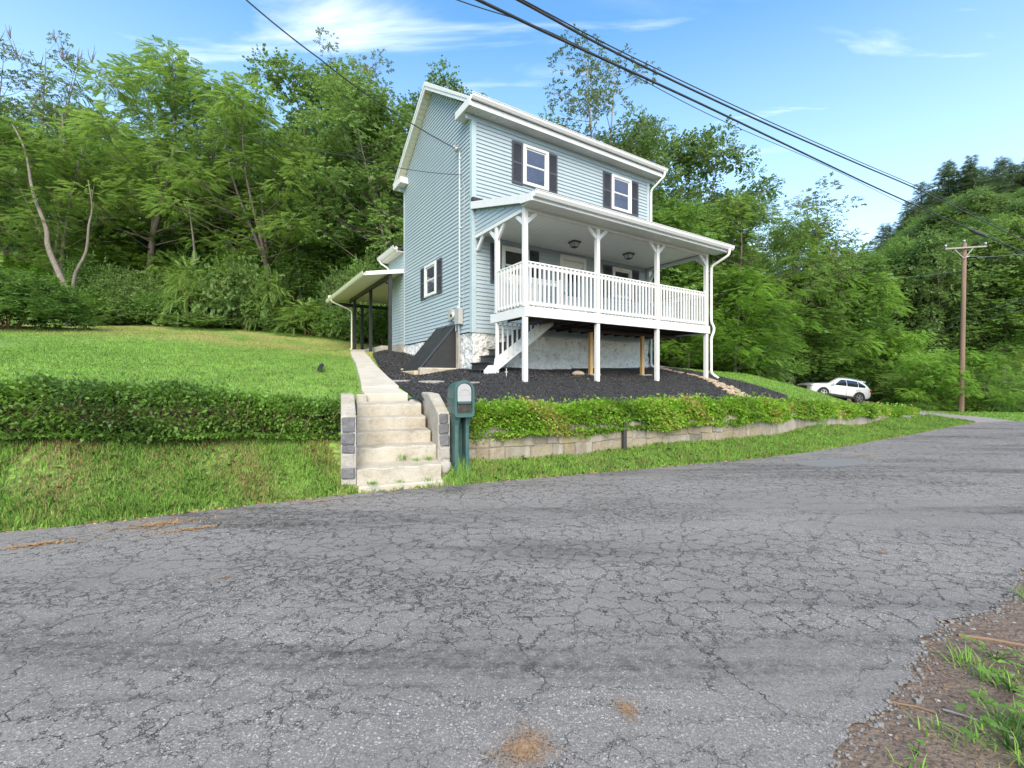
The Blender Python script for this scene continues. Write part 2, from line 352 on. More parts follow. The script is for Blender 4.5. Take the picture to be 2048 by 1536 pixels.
def turf_mat(name, blade=False, soil=(.10, .065, .04), bare=.0):
    m = bpy.data.materials.new(name); m.use_nodes = True; nt = m.node_tree; N = nt.nodes; L = nt.links
    b = N['Principled BSDF']; b.inputs['Roughness'].default_value = .75; b.inputs['Specular IOR Level'].default_value = .2
    g = N.new('ShaderNodeGroup'); g.node_tree = TG; cur = g.outputs[0]
    if blade:
        at = N.new('ShaderNodeAttribute'); at.attribute_name = 'tint'
        hs = N.new('ShaderNodeHueSaturation'); L.new(cur, hs.inputs['Color'])
        mr = N.new('ShaderNodeMapRange'); mr.inputs['To Min'].default_value = .65; mr.inputs['To Max'].default_value = 1.55; L.new(at.outputs['Fac'], mr.inputs['Value']); L.new(mr.outputs[0], hs.inputs['Value'])
        gt = N.new('ShaderNodeMath'); gt.operation = 'GREATER_THAN'; gt.inputs[1].default_value = .93; L.new(at.outputs['Fac'], gt.inputs[0])
        mx = N.new('ShaderNodeMix'); mx.data_type = 'RGBA'; L.new(gt.outputs[0], mx.inputs[0]); L.new(hs.outputs[0], mx.inputs[6]); mx.inputs[7].default_value = (.34, .26, .12, 1)
        L.new(mx.outputs[2], b.inputs['Base Color'])
        tr = N.new('ShaderNodeBsdfTranslucent'); L.new(mx.outputs[2], tr.inputs[0])
        ms = N.new('ShaderNodeMixShader'); ms.inputs[0].default_value = .3; L.new(b.outputs[0], ms.inputs[1]); L.new(tr.outputs[0], ms.inputs[2])
        L.new(ms.outputs[0], N['Material Output'].inputs[0])
    else:
        ge = N.new('ShaderNodeNewGeometry')
        n = N.new('ShaderNodeTexNoise'); n.inputs['Scale'].default_value = 18; n.inputs['Detail'].default_value = 8; L.new(ge.outputs['Position'], n.inputs[0])
        r = N.new('ShaderNodeMapRange'); r.inputs['From Min'].default_value = .45 - bare; r.inputs['From Max'].default_value = .7 - bare; r.inputs['To Max'].default_value = .75; L.new(n.outputs['Fac'], r.inputs['Value'])
        mx = N.new('ShaderNodeMix'); mx.data_type = 'RGBA'; L.new(r.outputs[0], mx.inputs[0]); L.new(cur, mx.inputs[6]); mx.inputs[7].default_value = (*soil, 1)
        L.new(mx.outputs[2], b.inputs['Base Color'])
        bp = N.new('ShaderNodeBump'); bp.inputs['Strength'].default_value = .8; bp.inputs['Distance'].default_value = .04; L.new(n.outputs['Fac'], bp.inputs['Height']); L.new(bp.outputs[0], b.inputs['Normal'])
    return m


M['lawn'] = turf_mat('lawn_soil'); M['verge'] = turf_mat('verge_soil', bare=.12); M['blade'] = turf_mat('grass_blade', True)
M['forest'] = mat('forest_floor', (.035, .045, .02), .95, noise=[(2, .4, .7, (.05, .035, .02), .6)], bump=(5, .6, 5, .1))
M['gravel'] = mat('drive_gravel', (.25, .23, .22), .9, noise=[(1.2, .4, .7, (.33, .27, .23), .6), (30, .4, .7, (.16, .15, .14), .5)], bump=(40, .6, 5, .02))
M['dirt'] = mat('bare_dirt', (.150, .110, .082), .95, noise=[(2.5, .4, .65, (.10, .068, .05), .7), (9, .5, .7, (.21, .165, .125), .6), (60, .56, .68, (.30, .25, .20), .7)], bump=(35, .9, 8, .03))
M['mulch'] = mat('black_mulch', (.020, .020, .021), .9, noise=[(60, .45, .7, (.055, .055, .058), .8), (.8, .4, .7, (.032, .030, .030), .5)], bump=(55, 1, 6, .03))
M['chip'] = mat('mulch_chip', (.034, .033, .034), .75, noise=[(40, .42, .62, (.11, .11, .112), .8)])


def asphalt():
    m = bpy.data.materials.new('cracked_asphalt'); m.use_nodes = True; nt = m.node_tree; N = nt.nodes; L = nt.links
    b = N['Principled BSDF']; b.inputs['Roughness'].default_value = .85; b.inputs['Specular IOR Level'].default_value = .3
    ge = N.new('ShaderNodeNewGeometry'); pos = ge.outputs['Position']
    def mp(rot=0, sc_=(1, 1, 1), off=(0, 0, 0), src=None):
        x = N.new('ShaderNodeMapping'); x.inputs['Rotation'].default_value = (0, 0, R_(rot)); x.inputs['Scale'].default_value = sc_; x.inputs['Location'].default_value = off
        L.new(src or pos, x.inputs[0]); return x.outputs[0]
    def noise(v, scale, detail=5, rough=.6, dist=0):
        n = N.new('ShaderNodeTexNoise'); n.inputs['Scale'].default_value = scale; n.inputs['Detail'].default_value = detail; n.inputs['Roughness'].default_value = rough; n.inputs['Distortion'].default_value = dist
        L.new(v, n.inputs['Vector']); return n
    def rng_(v, a, b_, c=0, d=1, smooth=False):
        r = N.new('ShaderNodeMapRange'); r.inputs['From Min'].default_value = a; r.inputs['From Max'].default_value = b_; r.inputs['To Min'].default_value = c; r.inputs['To Max'].default_value = d
        if smooth: r.interpolation_type = 'SMOOTHSTEP'
        L.new(v, r.inputs['Value']); return r.outputs[0]
    def mth(op, a, b_):
        x = N.new('ShaderNodeMath'); x.operation = op
        for i, q in enumerate((a, b_)):
            if isinstance(q, (int, float)): x.inputs[i].default_value = q
            else: L.new(q, x.inputs[i])
        return x.outputs[0]
    def mixc(f, a, b_):
        x = N.new('ShaderNodeMix'); x.data_type = 'RGBA'
        if isinstance(f, float): x.inputs[0].default_value = f
        else: L.new(f, x.inputs[0])
        for i, q in ((6, a), (7, b_)):
            if isinstance(q, tuple): x.inputs[i].default_value = (*q, 1)
            else: L.new(q, x.inputs[i])
        return x.outputs[2]
    # warp the coordinates so cracks wander
    w1 = noise(pos, 5.5, 5, .7); w2 = noise(pos, 30, 3, .6)
    def warp(amp1, amp2):
        v1 = N.new('ShaderNodeVectorMath'); v1.operation = 'MULTIPLY_ADD'; L.new(w1.outputs['Color'], v1.inputs[0]); v1.inputs[1].default_value = (amp1,) * 3; L.new(pos, v1.inputs[2])
        v2 = N.new('ShaderNodeVectorMath'); v2.operation = 'MULTIPLY_ADD'; L.new(w2.outputs['Color'], v2.inputs[0]); v2.inputs[1].default_value = (amp2,) * 3; L.new(v1.outputs[0], v2.inputs[2]); return v2.outputs[0]
    wp = warp(.30, .06)
    def crack(scale, rot, st, width, off=0):
        v = N.new('ShaderNodeTexVoronoi'); v.feature = 'DISTANCE_TO_EDGE'; v.voronoi_dimensions = '2D'; v.inputs['Scale'].default_value = scale
        L.new(mp(rot, st, (off, off, 0), wp), v.inputs['Vector'])
        wv = rng_(noise(pos, 6, 3).outputs['Fac'], .3, .75, width * .35, width * 1.5)
        d = mth('DIVIDE', v.outputs['Distance'], wv)
        return rng_(d, .35, 1.0, 1, 0, True)
    cA = crack(5.8, 25, (.85, 1.15, 1), .032); cB = crack(1.9, 20, (.6, 1.2, 1), .010, 3.3); cC = crack(12.5, 25, (.8, 1.2, 1), .075, 7.1)
    # wheel tracks run along the road (about 27 degrees), alligator cracks follow them
    trk = mp(-27, (.16, .85, 1), (0, 0, 0))
    area = noise(trk, 1.0, 4, .6, .3).outputs['Fac']; area2 = noise(mp(-27, (.35, .9, 1), (4, 2, 0)), 1.1, 4).outputs['Fac']
    aA = rng_(area, .40, .50, .10, 1, True); aC = rng_(area2, .53, .62, 0, .9, True); aB = rng_(area2, .38, .5, .15, .7, True)
    ck = mth('MAXIMUM', mth('MULTIPLY', cA, aA), mth('MAXIMUM', mth('MULTIPLY', cB, aB), mth('MULTIPLY', cC, aC)))
    # base tone
    base = mixc(rng_(noise(pos, .5, 5).outputs['Fac'], .35, .65), (.350, .308, .266), (.435, .385, .335))
    base = mixc(rng_(noise(mp(-27, (.35, 1.2, 1)), 1.4, 6, .65).outputs['Fac'], .5, .72, 0, .5), base, (.13, .13, .13))
    fine = noise(pos, 95, 4, .75).outputs['Fac']
    base = mixc(rng_(fine, .33, .68, .0, .5), (.10, .10, .10), base)
    base = mixc(rng_(noise(pos, 240, 2, .6).outputs['Fac'], .55, .72, 0, .6), base, (.46, .45, .44))
    # exposed aggregate: scattered pale chips of several sizes
    def chips(scale, thr, size):
        v = N.new('ShaderNodeTexVoronoi'); v.voronoi_dimensions = '2D'; v.inputs['Scale'].default_value = scale; L.new(mp(10, (1, 1.25, 1), (0, 0, 0), warp(.02, .03)), v.inputs['Vector'])
        s = N.new('ShaderNodeSeparateColor'); L.new(v.outputs['Color'], s.inputs[0])
        on = rng_(s.outputs[0], thr, thr + .10); nr = rng_(v.outputs['Distance'], size, size * .7); return mth('MULTIPLY', on, nr), s.outputs[1]
    k1, c1 = chips(62, .80, .42); k2, c2 = chips(115, .72, .40)
    vis = rng_(noise(mp(-27, (.4, 1, 1), (9, 1, 0)), 1.2, 4).outputs['Fac'], .36, .6, .10, .7)
    base = mixc(mth('MULTIPLY', k1, vis), base, mixc(c1, (.30, .28, .26), (.60, .57, .53)))
    base = mixc(mth('MULTIPLY', k2, vis), base, mixc(c2, (.28, .27, .26), (.60, .58, .56)))
    # black tar-like worn bands in the wheel tracks (dirt packed in the ravelled surface)
    st = rng_(noise(mp(-27, (.13, .75, 1), (2.2, .7, 0)), 1.0, 6, .7, .4).outputs['Fac'], .51, .66, 0, 1, True)
    stf = mth('MULTIPLY', st, rng_(noise(pos, 14, 6, .75).outputs['Fac'], .38, .62, .15, .95))
    base = mixc(stf, base, (.045, .046, .042))
    # reddish and tan rubbed-in soil
    red = rng_(noise(pos, .9, 6, .75).outputs['Fac'], .66, .74, 0, .55)
    base = mixc(red, base, (.17, .10, .07))
    cD = crack(.7, 35, (.5, 1.3, 1), .0022, 1.7); ck = mth('MAXIMUM', ck, cD)
    col_ = mixc(mth('MULTIPLY', ck, .90), base, (.026, .025, .022))
    L.new(col_, b.inputs['Base Color'])
    h = mth('SUBTRACT', mth('MULTIPLY', fine, .25), ck); h = mth('ADD', h, mth('MULTIPLY', k1, .15)); h = mth('SUBTRACT', h, mth('MULTIPLY', stf, .3))
    bp = N.new('ShaderNodeBump'); bp.inputs['Strength'].default_value = .75; bp.inputs['Distance'].default_value = .015; L.new(h, bp.inputs['Height']); L.new(bp.outputs[0], b.inputs['Normal'])
    return m


M['asphalt'] = asphalt()

# ------------------------------------------------------------------ house frame and terrain heights
CX0, CY0 = (945 - 1024) / F_ * 11.2, 11.2
HA = math.atan2(.5423, .8402)
Uv = np.array([math.cos(HA), math.sin(HA)]); Vv = np.array([-math.sin(HA), math.cos(HA)])


def hw(u, v): return (CX0 + u * Uv[0] + v * Vv[0], CY0 + u * Uv[1] + v * Vv[1])


def pz(px, py, D): return ((px - 1024) / F_ * D, D, EYE - (py - 762) / F_ * D)


UP = [(-6.2, 5.7, 1.22), (-2.9, 7.35, 1.12), (-10, 4.2, 1.45), (-16, 3, 1.9), (-30, 8, 3.6), (-14, 11, 2.35), (-20, 18, 3.7), (-12, 17, 3.25), (-8, 13, 2.35),
      (-2.2, 7.95, 1.23), (-2.9, 9.4, 1.48), (-3.95, 12, 1.88), (-5.1, 15.3, 2.30), (-6.4, 18.6, 2.74),
      (-1.2, 7.4, 1.02), (0, 7.9, .92), (1.5, 8.5, .9), (4.5, 10.1, .86), (7, 11.7, .84), (10.5, 14.2, .68), (13.6, 16.6, .35),
      (17.2, 18.2, .0), (19.5, 22, -.08), (25, 27, -.36), (30, 24, -.3), (22, 18.3, -.06), (40, 30, -.5),
      (24.9, 32, -.15), (22.2, 32, .22), (18, 31, .7), (12, 26, 1.7), (7.5, 21, 2.1), (9.6, 18, 1.74), (12.3, 19, 1.2), (15.5, 20.5, .45), (10, 15.5, 1.18), (7.6, 14.2, 1.40),
      (-23.5, 24, 4.6), (-11.4, 24, 4.1), (-8.3, 27, 4.3), (-7, 20.4, 2.93), (0, 24, 3.3), (-9, 22, 3.5), (-4, 25, 3.8),
      (-24, 40, 12), (-45, 32, 10), (-12, 42, 13), (5, 45, 10), (16, 45, 4), (-60, 60, 22), (0, 80, 24), (-110, 60, 30), (0, 150, 30), (-80, 140, 40), (-70, 10, 10),
      (30, 60, 2), (40, 80, 3), (52, 60, 9), (64, 68, 20), (78, 72, 27), (110, 90, 36), (60, 100, 16), (80, 110, 30), (130, 60, 30), (70, 50, 16), (56, 46, 6), (44, 42, 1), (120, 150, 36)]
for u, v, z in [(0, 0, 1.74), (2.4, 0, 1.76), (4.4, 0, 1.84), (6.5, 0, 1.90), (2.1, -1, 1.66), (4.6, -1, 1.63), (.1, -2.15, 1.47), (2.2, -2.15, 1.47), (4.33, -2.15, 1.45), (6.5, -2.15, 1.53),
                (0, .65, 1.78), (0, 2.5, 1.98), (0, 4.2, 2.32), (0, 5.2, 2.45), (0, 6.9, 2.68), (-.45, 5.2, 2.37), (-.45, 7.6, 2.67), (-1.1, .8, 1.62), (-1.1, 2.2, 1.74), (-.4, -1, 1.6),
                (6.5, 5, 2.3), (3, 8, 2.8), (7.5, 1.5, 1.95)]:
    x, y = hw(u, v); UP.append((x, y, z))
LO = [(-5.07, 4.41, 0), (-4.2, 4.78, 0), (-3.17, 5.4, 0), (-1.98, 6.0, 0), (-.99, 6.37, .01), (-.18, 6.69, .01), (2.38, 7.69, .01), (4.58, 8.58, .01), (7.92, 10.45, 0), (14.1, 14.4, 0), (16.7, 16.1, 0), (-8, 3, 0), (-14, 1, 0),
      (-2.95, 7.0, .80), (-6.1, 5.5, .98), (-10, 3.9, 1.1), (-16, 2.2, 1.2), (-2.32, 6.02, .12), (-2.66, 6.93, .70), (-1.0, 6.6, .15), (-.79, 6.7, .19), (-.5, 6.62, .03), (-.64, 6.97, .26), (1.2, 7.8, .25), (4.2, 9.3, .25), (6.4, 10.75, .22), (10.5, 13.3, .16), (14.2, 15.9, .1), (-2.6, 6.6, .45)]


def rbf(pts):
    A = np.array(pts); X = A[:, :2]; z = A[:, 2]; n = len(z)
    D = np.sqrt(((X[:, None] - X[None]) ** 2).sum(-1) + .04)
    K = np.zeros((n + 3, n + 3)); K[:n, :n] = D + np.eye(n) * -.02; K[:n, n] = 1; K[n, :n] = 1; K[:n, n + 1:] = X; K[n + 1:, :n] = X.T
    w = np.linalg.solve(K, np.concatenate([z, np.zeros(3)]))
    def f(x, y):
        q = np.stack([np.atleast_1d(x), np.atleast_1d(y)], -1).astype(float)
        out = np.empty(len(q))
        for i in range(0, len(q), 20000):
            qq = q[i:i + 20000]; d = np.sqrt(((qq[:, None] - X[None]) ** 2).sum(-1) + .04); out[i:i + 20000] = d @ w[:n] + w[n] + qq @ w[n + 1:]
        return out
    return f


def micro(x, y): return .03 * np.sin(x * 1.3 + 2 * np.sin(y * .7)) * np.cos(y * 1.1) + .015 * np.sin(x * 3.1 + y * 2.3)


_u = rbf(UP); _l = rbf(LO)
def ZU(x, y): return _u(x, y) + micro(np.atleast_1d(x), np.atleast_1d(y)) * .6
def ZL(x, y): return np.maximum(_l(x, y), 0.0) + .004
def zu(x, y): return float(ZU(x, y)[0])
def zl(x, y): return float(ZL(x, y)[0])


ROADL = [(-40, -11), (-26, -5), (-14, .5), (-8, 3.05), (-5.07, 4.42), (-4.2, 4.80), (-3.17, 5.40), (-1.98, 6.0), (-.99, 6.37), (-.18, 6.69), (1.1, 7.2), (2.38, 7.69), (4.58, 8.58), (6.2, 9.4), (7.92, 10.45), (11, 12.4), (14.1, 14.45), (16.7, 16.15)]
WALL = [(-16, 2.1), (-10, 3.8), (-6.15, 5.42), (-4.5, 6.15), (-2.95, 7.0)]
WALR = [(-.72, 6.95), (.2, 7.32), (1.19, 7.75), (2.7, 8.5), (4.23, 9.29), (6.43, 10.7), (8.4, 12.0), (10.5, 13.3), (12.5, 14.75), (14.3, 16.0)]
rj = random.Random(3)
ROADR = []
rr_pts = [(-.6, .2), (.1, .75), (.75, 1.3), (1.39, 1.86), (1.94, 2.24), (2.64, 2.72), (3.3, 3.02), (3.95, 3.42), (5.2, 4.3), (8, 6.1), (14, 10), (24, 15.5), (40, 24), (70, 38)]
for (a, b), (c, d) in zip(rr_pts, rr_pts[1:]):
    n = max(2, int(math.hypot(c - a, d - b) / .025)) if a < 6 else 3
    for i in range(n):
        t = i / n; x = a + (c - a) * t; q = .030 * math.sin(x * 4.3) + .014 * math.sin(x * 17.1 + 2 * math.sin(x * 3)) + .008 * math.sin(x * 41 + 1) + rj.uniform(-.008, .008)
        nx, ny = (d - b), -(c - a); l_ = math.hypot(nx, ny); ROADR.append((x + nx / l_ * q, b + (d - b) * t + ny / l_ * q))
ROADR.append(rr_pts[-1])


def poly_sheet(name, outline, zf, mat_, step, lift=0, kind='structure', inner=None, seed=1, parent=None, jit=.35):
    """sheet filling a 2D outline, with interior points on a grid whose step may depend on position"""
    rr = random.Random(seed); vs = [Vector(p) for p in outline]; n = len(vs)
    xs = [p[0] for p in outline]; ys = [p[1] for p in outline]
    O = np.array(outline)
    def inside(q):
        x, y = q[:, 0], q[:, 1]; c = np.zeros(len(q), bool); j = n - 1
        for i in range(n):
            xi, yi = O[i]; xj, yj = O[j]
            if yi != yj: c ^= ((yi > y) != (yj > y)) & (x < (xj - xi) * (y - yi) / (yj - yi) + xi)
            j = i
        return c
    pts = []
    if callable(step):
        for s0, (ax, bx, ay, by), hole in step():
            gx, gy = np.meshgrid(np.arange(ax, bx, s0), np.arange(ay, by, s0)); g = np.stack([gx.ravel(), gy.ravel()], -1)
            if hole: g = g[~((g[:, 0] > hole[0]) & (g[:, 0] < hole[1]) & (g[:, 1] > hole[2]) & (g[:, 1] < hole[3]))]
            pts.append(g + rng.uniform(-jit * s0, jit * s0, g.shape))
    else:
        gx, gy = np.meshgrid(np.arange(min(xs), max(xs), step), np.arange(min(ys), max(ys), step)); g = np.stack([gx.ravel(), gy.ravel()], -1); pts.append(g + rng.uniform(-jit * step, jit * step, g.shape))
    g = np.concatenate(pts); g = g[inside(g)]
    vs += [Vector(p) for p in g.tolist()]
    r = geometry.delaunay_2d_cdt(vs, [(i, (i + 1) % n) for i in range(n)], [list(range(n))], 1, 1e-4)
    V2 = np.array([(p.x, p.y) for p in r[0]]); z = zf(V2[:, 0], V2[:, 1]) + lift
    me = bpy.data.meshes.new(name); me.from_pydata(np.column_stack([V2, z]).tolist(), [], [list(f) for f in r[2]]); me.materials.append(mat_)
    me.polygons.foreach_set('use_smooth', [True] * len(me.polygons)); me.update()
    for p in me.polygons[:1]:
        if p.normal.z < 0: me.flip_normals()
    o = bpy.data.objects.new(name, me); col.objects.link(o)
    if kind: o['kind'] = kind
    if parent: o.parent = parent
    return o


def up_steps():
    return [(.45, (-12, 18, 4, 23), None), (1.4, (-34, 40, 0, 36), (-12, 18, 4, 23)), (6, (-130, 140, -2, 160), (-34, 40, 0, 36))]


TIP = (16.9, 16.3)
lawn_out = [(-130, 2.1), (-40, 1.8)] + WALL[:-1] + [(-2.64, 6.93), (-2.88, 7.55), (-2.70, 7.66), (-1.68, 8.06), (-1.48, 8.07), (-1.20, 7.38), (-1.07, 7.01)] + WALR + [(15.4, 16.5), TIP, (19.9, 17.35), (26, 20.6), (45, 31), (70, 44), (140, 60), (140, 165), (-130, 165)]
poly_sheet('lawn', lawn_out, ZU, M['lawn'], up_steps, lift=-.01)
verge_out = ROADL + [TIP, (15.4, 16.5)] + WALR[::-1] + [(-.96, 6.85), (-.96, 6.74), (-1.06, 6.52), (-2.10, 6.09), (-2.28, 6.02), (-2.63, 6.92)] + WALL[:-1][::-1] + [(-40, 1.8), (-60, -8)]
poly_sheet('verge', verge_out, ZL, M['verge'], .35)
road_out = ROADL + [TIP, (19.9, 17.35), (26, 20.6), (45, 31), (70, 44)] + ROADR[::-1] + [(-3, -1.2), (-12, -6), (-30, -16), (-40, -20)]


def ZR(x, y): return -.008 * np.maximum(x - 14, 0) + .02 * np.sin(x * .5) * np.cos(y * .6) * 0


road = poly_sheet('road', road_out, ZR, M['asphalt'], 1.5, lift=.004)
# shoulder of bare dirt on the near right side
def ZS(x, y):
    d = (x * .52 - y * .854) + .45
    return -.02 + .035 * np.clip(d + .42, 0, 4) + .008 * np.sin(x * 9) * np.cos(y * 11)
sh_out = [(a - .15, b + .12) for a, b in rr_pts] + [(75, 20), (20, -4), (-3, -4), (-2, -.6)]
poly_sheet('shoulder', sh_out, ZS, M['dirt'], .22 if False else (lambda: [(.12, (-1, 7, 0, 6), None), (1.2, (-3, 70, -4, 38), (-1, 7, 0, 6))]), lift=.014)
# base soil below everything (keeps the ground closed out to the horizon)
fl = MB(); fl.add([(-900, -900, -6), (900, -900, -6), (900, 900, -6), (-900, 900, -6)], [(0, 1, 2, 3)]); o = fl.build('ground', M['forest']); o['kind'] = 'structure'
# gravel driveway
drv = [(16.9, 16.32), (19.85, 17.4), (21.2, 21.5), (25, 26), (29, 29.5), (28.5, 34), (22, 34), (15, 32), (8, 26), (4, 22), (6, 19.5), (8.5, 20.5), (12, 25), (18, 29.5), (22, 29.5), (18.8, 23), (17.3, 19)]
poly_sheet('driveway', drv, ZU, M['gravel'], .9, lift=.035)
pat = poly_sheet('road_patch', [(1755 / 1 * 0 + 5.9 + .75 * math.cos(t) * (1 + .1 * math.sin(3 * t)), 8.15 + .33 * math.sin(t) + .3 * .75 * math.cos(t)) for t in np.linspace(0, 6.1, 18)], ZR, mat('patched_asphalt', (.15, .15, .152), .9, noise=[(60, .4, .7, (.2, .2, .2), .5)], bump=(80, .4, 5, .005)), .3, lift=.008)

# mulch bed
mul = [hw(.02, 7.0), hw(-.75, 6.2)] + [(-4.75, 15.2), (-3.62, 12.2), (-2.55, 9.45), (-2.0, 8.35), (-1.72, 7.85), (-1.25, 7.55), (-.6, 7.25), (1.1, 8.1), (2.6, 8.8), (4.2, 9.62), (6.4, 11.05), (8.1, 12.4), (8.25, 13.0), (7.6, 14.0), (7.0, 14.9), (6.6, 16.3), (6.4, 18.2), (5.5, 18.6), hw(6.6, 3), hw(6.6, -.2), hw(0.2, .2)]
poly_sheet('mulch_bed', mul, ZU, M['mulch'], .28, lift=.045)


def in_poly(q, poly):
    O = np.array(poly); n = len(O); x, y = q[:, 0], q[:, 1]; c = np.zeros(len(q), bool); j = n - 1
    for i in range(n):
        xi, yi = O[i]; xj, yj = O[j]
        if yi != yj: c ^= ((yi > y) != (yj > y)) & (x < (xj - xi) * (y - yi) / (yj - yi) + xi)
        j = i
    return c


def scatter(poly, n):
    O = np.array(poly); lo = O.min(0); hi = O.max(0); out = []
    k = 0
    while k < n:
        q = rng.uniform(lo, hi, (n * 2, 2)); q = q[in_poly(q, poly)]; out.append(q); k += len(q)
    return np.concatenate(out)[:n]


def chips_mesh(name, poly, n, zf, size, mat_, lift, label=None, flat=.4):
    q = scatter(poly, n); z = zf(q[:, 0], q[:, 1]) + lift
    a = rng.uniform(0, 2 * np.pi, n); l = rng.uniform(.5, 1.4, n) * size; w = l * rng.uniform(.25, .5, n); t = rng.normal(0, flat, n); t2 = rng.normal(0, flat, n)
    d = np.stack([np.cos(a) * np.cos(t), np.sin(a) * np.cos(t), np.sin(t)], -1); s = np.stack([-np.sin(a) * np.cos(t2), np.cos(a) * np.cos(t2), np.sin(t2)], -1)
    c = np.column_stack([q, z]); V = np.stack([c - d * l[:, None] / 2, c + s * w[:, None] / 2, c + d * l[:, None] / 2, c - s * w[:, None] / 2], 1).reshape(-1, 3)
    o = npmesh(name, V, np.arange(4 * n).reshape(-1, 4), mat_); o['kind'] = 'stuff'
    if label: o['label'] = label
    return o


chips_mesh('mulch_chips', [p for p in mul], 90000, ZU, .036, M['chip'], .06, 'black shredded mulch covering the bed below the porch')

# ------------------------------------------------------------------ the house
house = empty('house', (CX0, CY0, 0), HA)
tag(house, 'pale blue clapboard two-storey house with white front porch on posts', 'house')
HW_, HD = 6.56, 5.03; ZB = 2.75; ZS_ = 8.17
def roofz(v): return 8.38 + (min(v, 5.03 - v) + .35) * .69

wall = MB(); wall.prism([(0.0, ZB), (HD, ZB), (HD, ZS_ + .2), (HD / 2, roofz(HD / 2) - .16), (0.0, ZS_ + .2)], 0, 0.0, HW_)
wall = wall.build('wall', M['siding'], house)
EXP = .1016


def boards_front(parent, u0, u1, z0, z1, v=0.0):
    n = int(round((z1 - z0) / EXP))
    for i in range(n):
        za = z0 + i * EXP
        b = MB(); b.prism([(v - .025, za), (v - .023, za - .003), (v - .006, za + .012), (v + .002, za + .012), (v + .002, za + EXP - .001), (v - .005, za + EXP - .001)], 0, u0, u1)
        b.build('siding_board', M['siding'], parent)


boards_front(wall, .09, HW_ - .09, ZB, 8.13)
n = int((10.2 - ZB) / EXP)
for i in range(n):
    za = ZB + i * EXP; zt = za + EXP
    lo = 0.09; hi = HD - .05
    if zt > 8.3:
        t = (zt - 8.38 + .16) / .69 - .35 + .02; lo = max(lo, t); hi = min(hi, HD - t)
    if hi - lo < .1: break
    b = MB(); b.prism([(-.025, za), (-.023, za - .003), (-.006, za + .012), (.002, za + .012), (.002, zt - .001), (-.005, zt - .001)], 1, lo, hi); b.build('siding_board', M['siding'], wall)
for nm, a in (('corner_trim', (-.028, .10, -.028, .10)), ('corner_trim', (HW_ - .10, HW_ + .02, -.028, .10)), ('corner_trim', (-.028, .06, HD - .06, HD + .02))):
    MB().box(*a, ZB - .03, 8.17, .004).build(nm, M['sidetrim'], house)
MB().box(.10, HW_ - .1, -.024, 0.0, ZB - .03, ZB + .0, 0).build('starter_strip', M['sidetrim'], house)

# foundation of whitewashed rubble stone
def rubble(name, axis, a0, a1, z0, z1, off, seed, parent):
    rr = np.random.default_rng(seed); na = int((a1 - a0) / .06) + 2; nz = int((z1 - z0) / .06) + 2
    A, Z = np.meshgrid(np.linspace(a0, a1, na), np.linspace(z0, z1, nz)); sites = np.column_stack([rr.uniform(a0, a1, int((a1 - a0) * 11)), rr.uniform(z0, z1, int((a1 - a0) * 11))])
    q = np.stack([A.ravel(), Z.ravel() * 1.5], -1); s = sites * (1, 1.5)
    d = np.sqrt(((q[:, None] - s[None]) ** 2).sum(-1)); d.sort(1); edge = np.clip((d[:, 1] - d[:, 0]) / .10, 0, 1)
    h = .055 * np.sqrt(edge) + rr.normal(0, .006, len(edge)) - .01
    c = off - h
    V = np.column_stack([A.ravel(), c, Z.ravel()]) if axis == 0 else np.column_stack([c, A.ravel(), Z.ravel()])
    idx = np.arange(na * nz).reshape(nz, na); Fq = np.stack([idx[:-1, :-1], idx[:-1, 1:], idx[1:, 1:], idx[1:, :-1]], -1).reshape(-1, 4)
    if axis == 1: Fq = Fq[:, ::-1]
    return npmesh(name, V, Fq, M['fnd'], parent, smooth=True)


fd = MB(); fd.box(.05, HW_ - .05, .05, 6.6, 1.2, ZB - .032); fd = fd.build('foundation', M['fnd'], house)
rubble('stone_face', 0, 0.0, HW_, 1.3, ZB - .031, .045, 2, fd)
rubble('stone_face', 1, 0.0, 6.7, 1.4, ZB - .031, .045, 3, fd)
MB().box(-.02, .03, 5.06, 6.7, 2.5, 2.83, .01).build('concrete_curb', M['conc'], house)

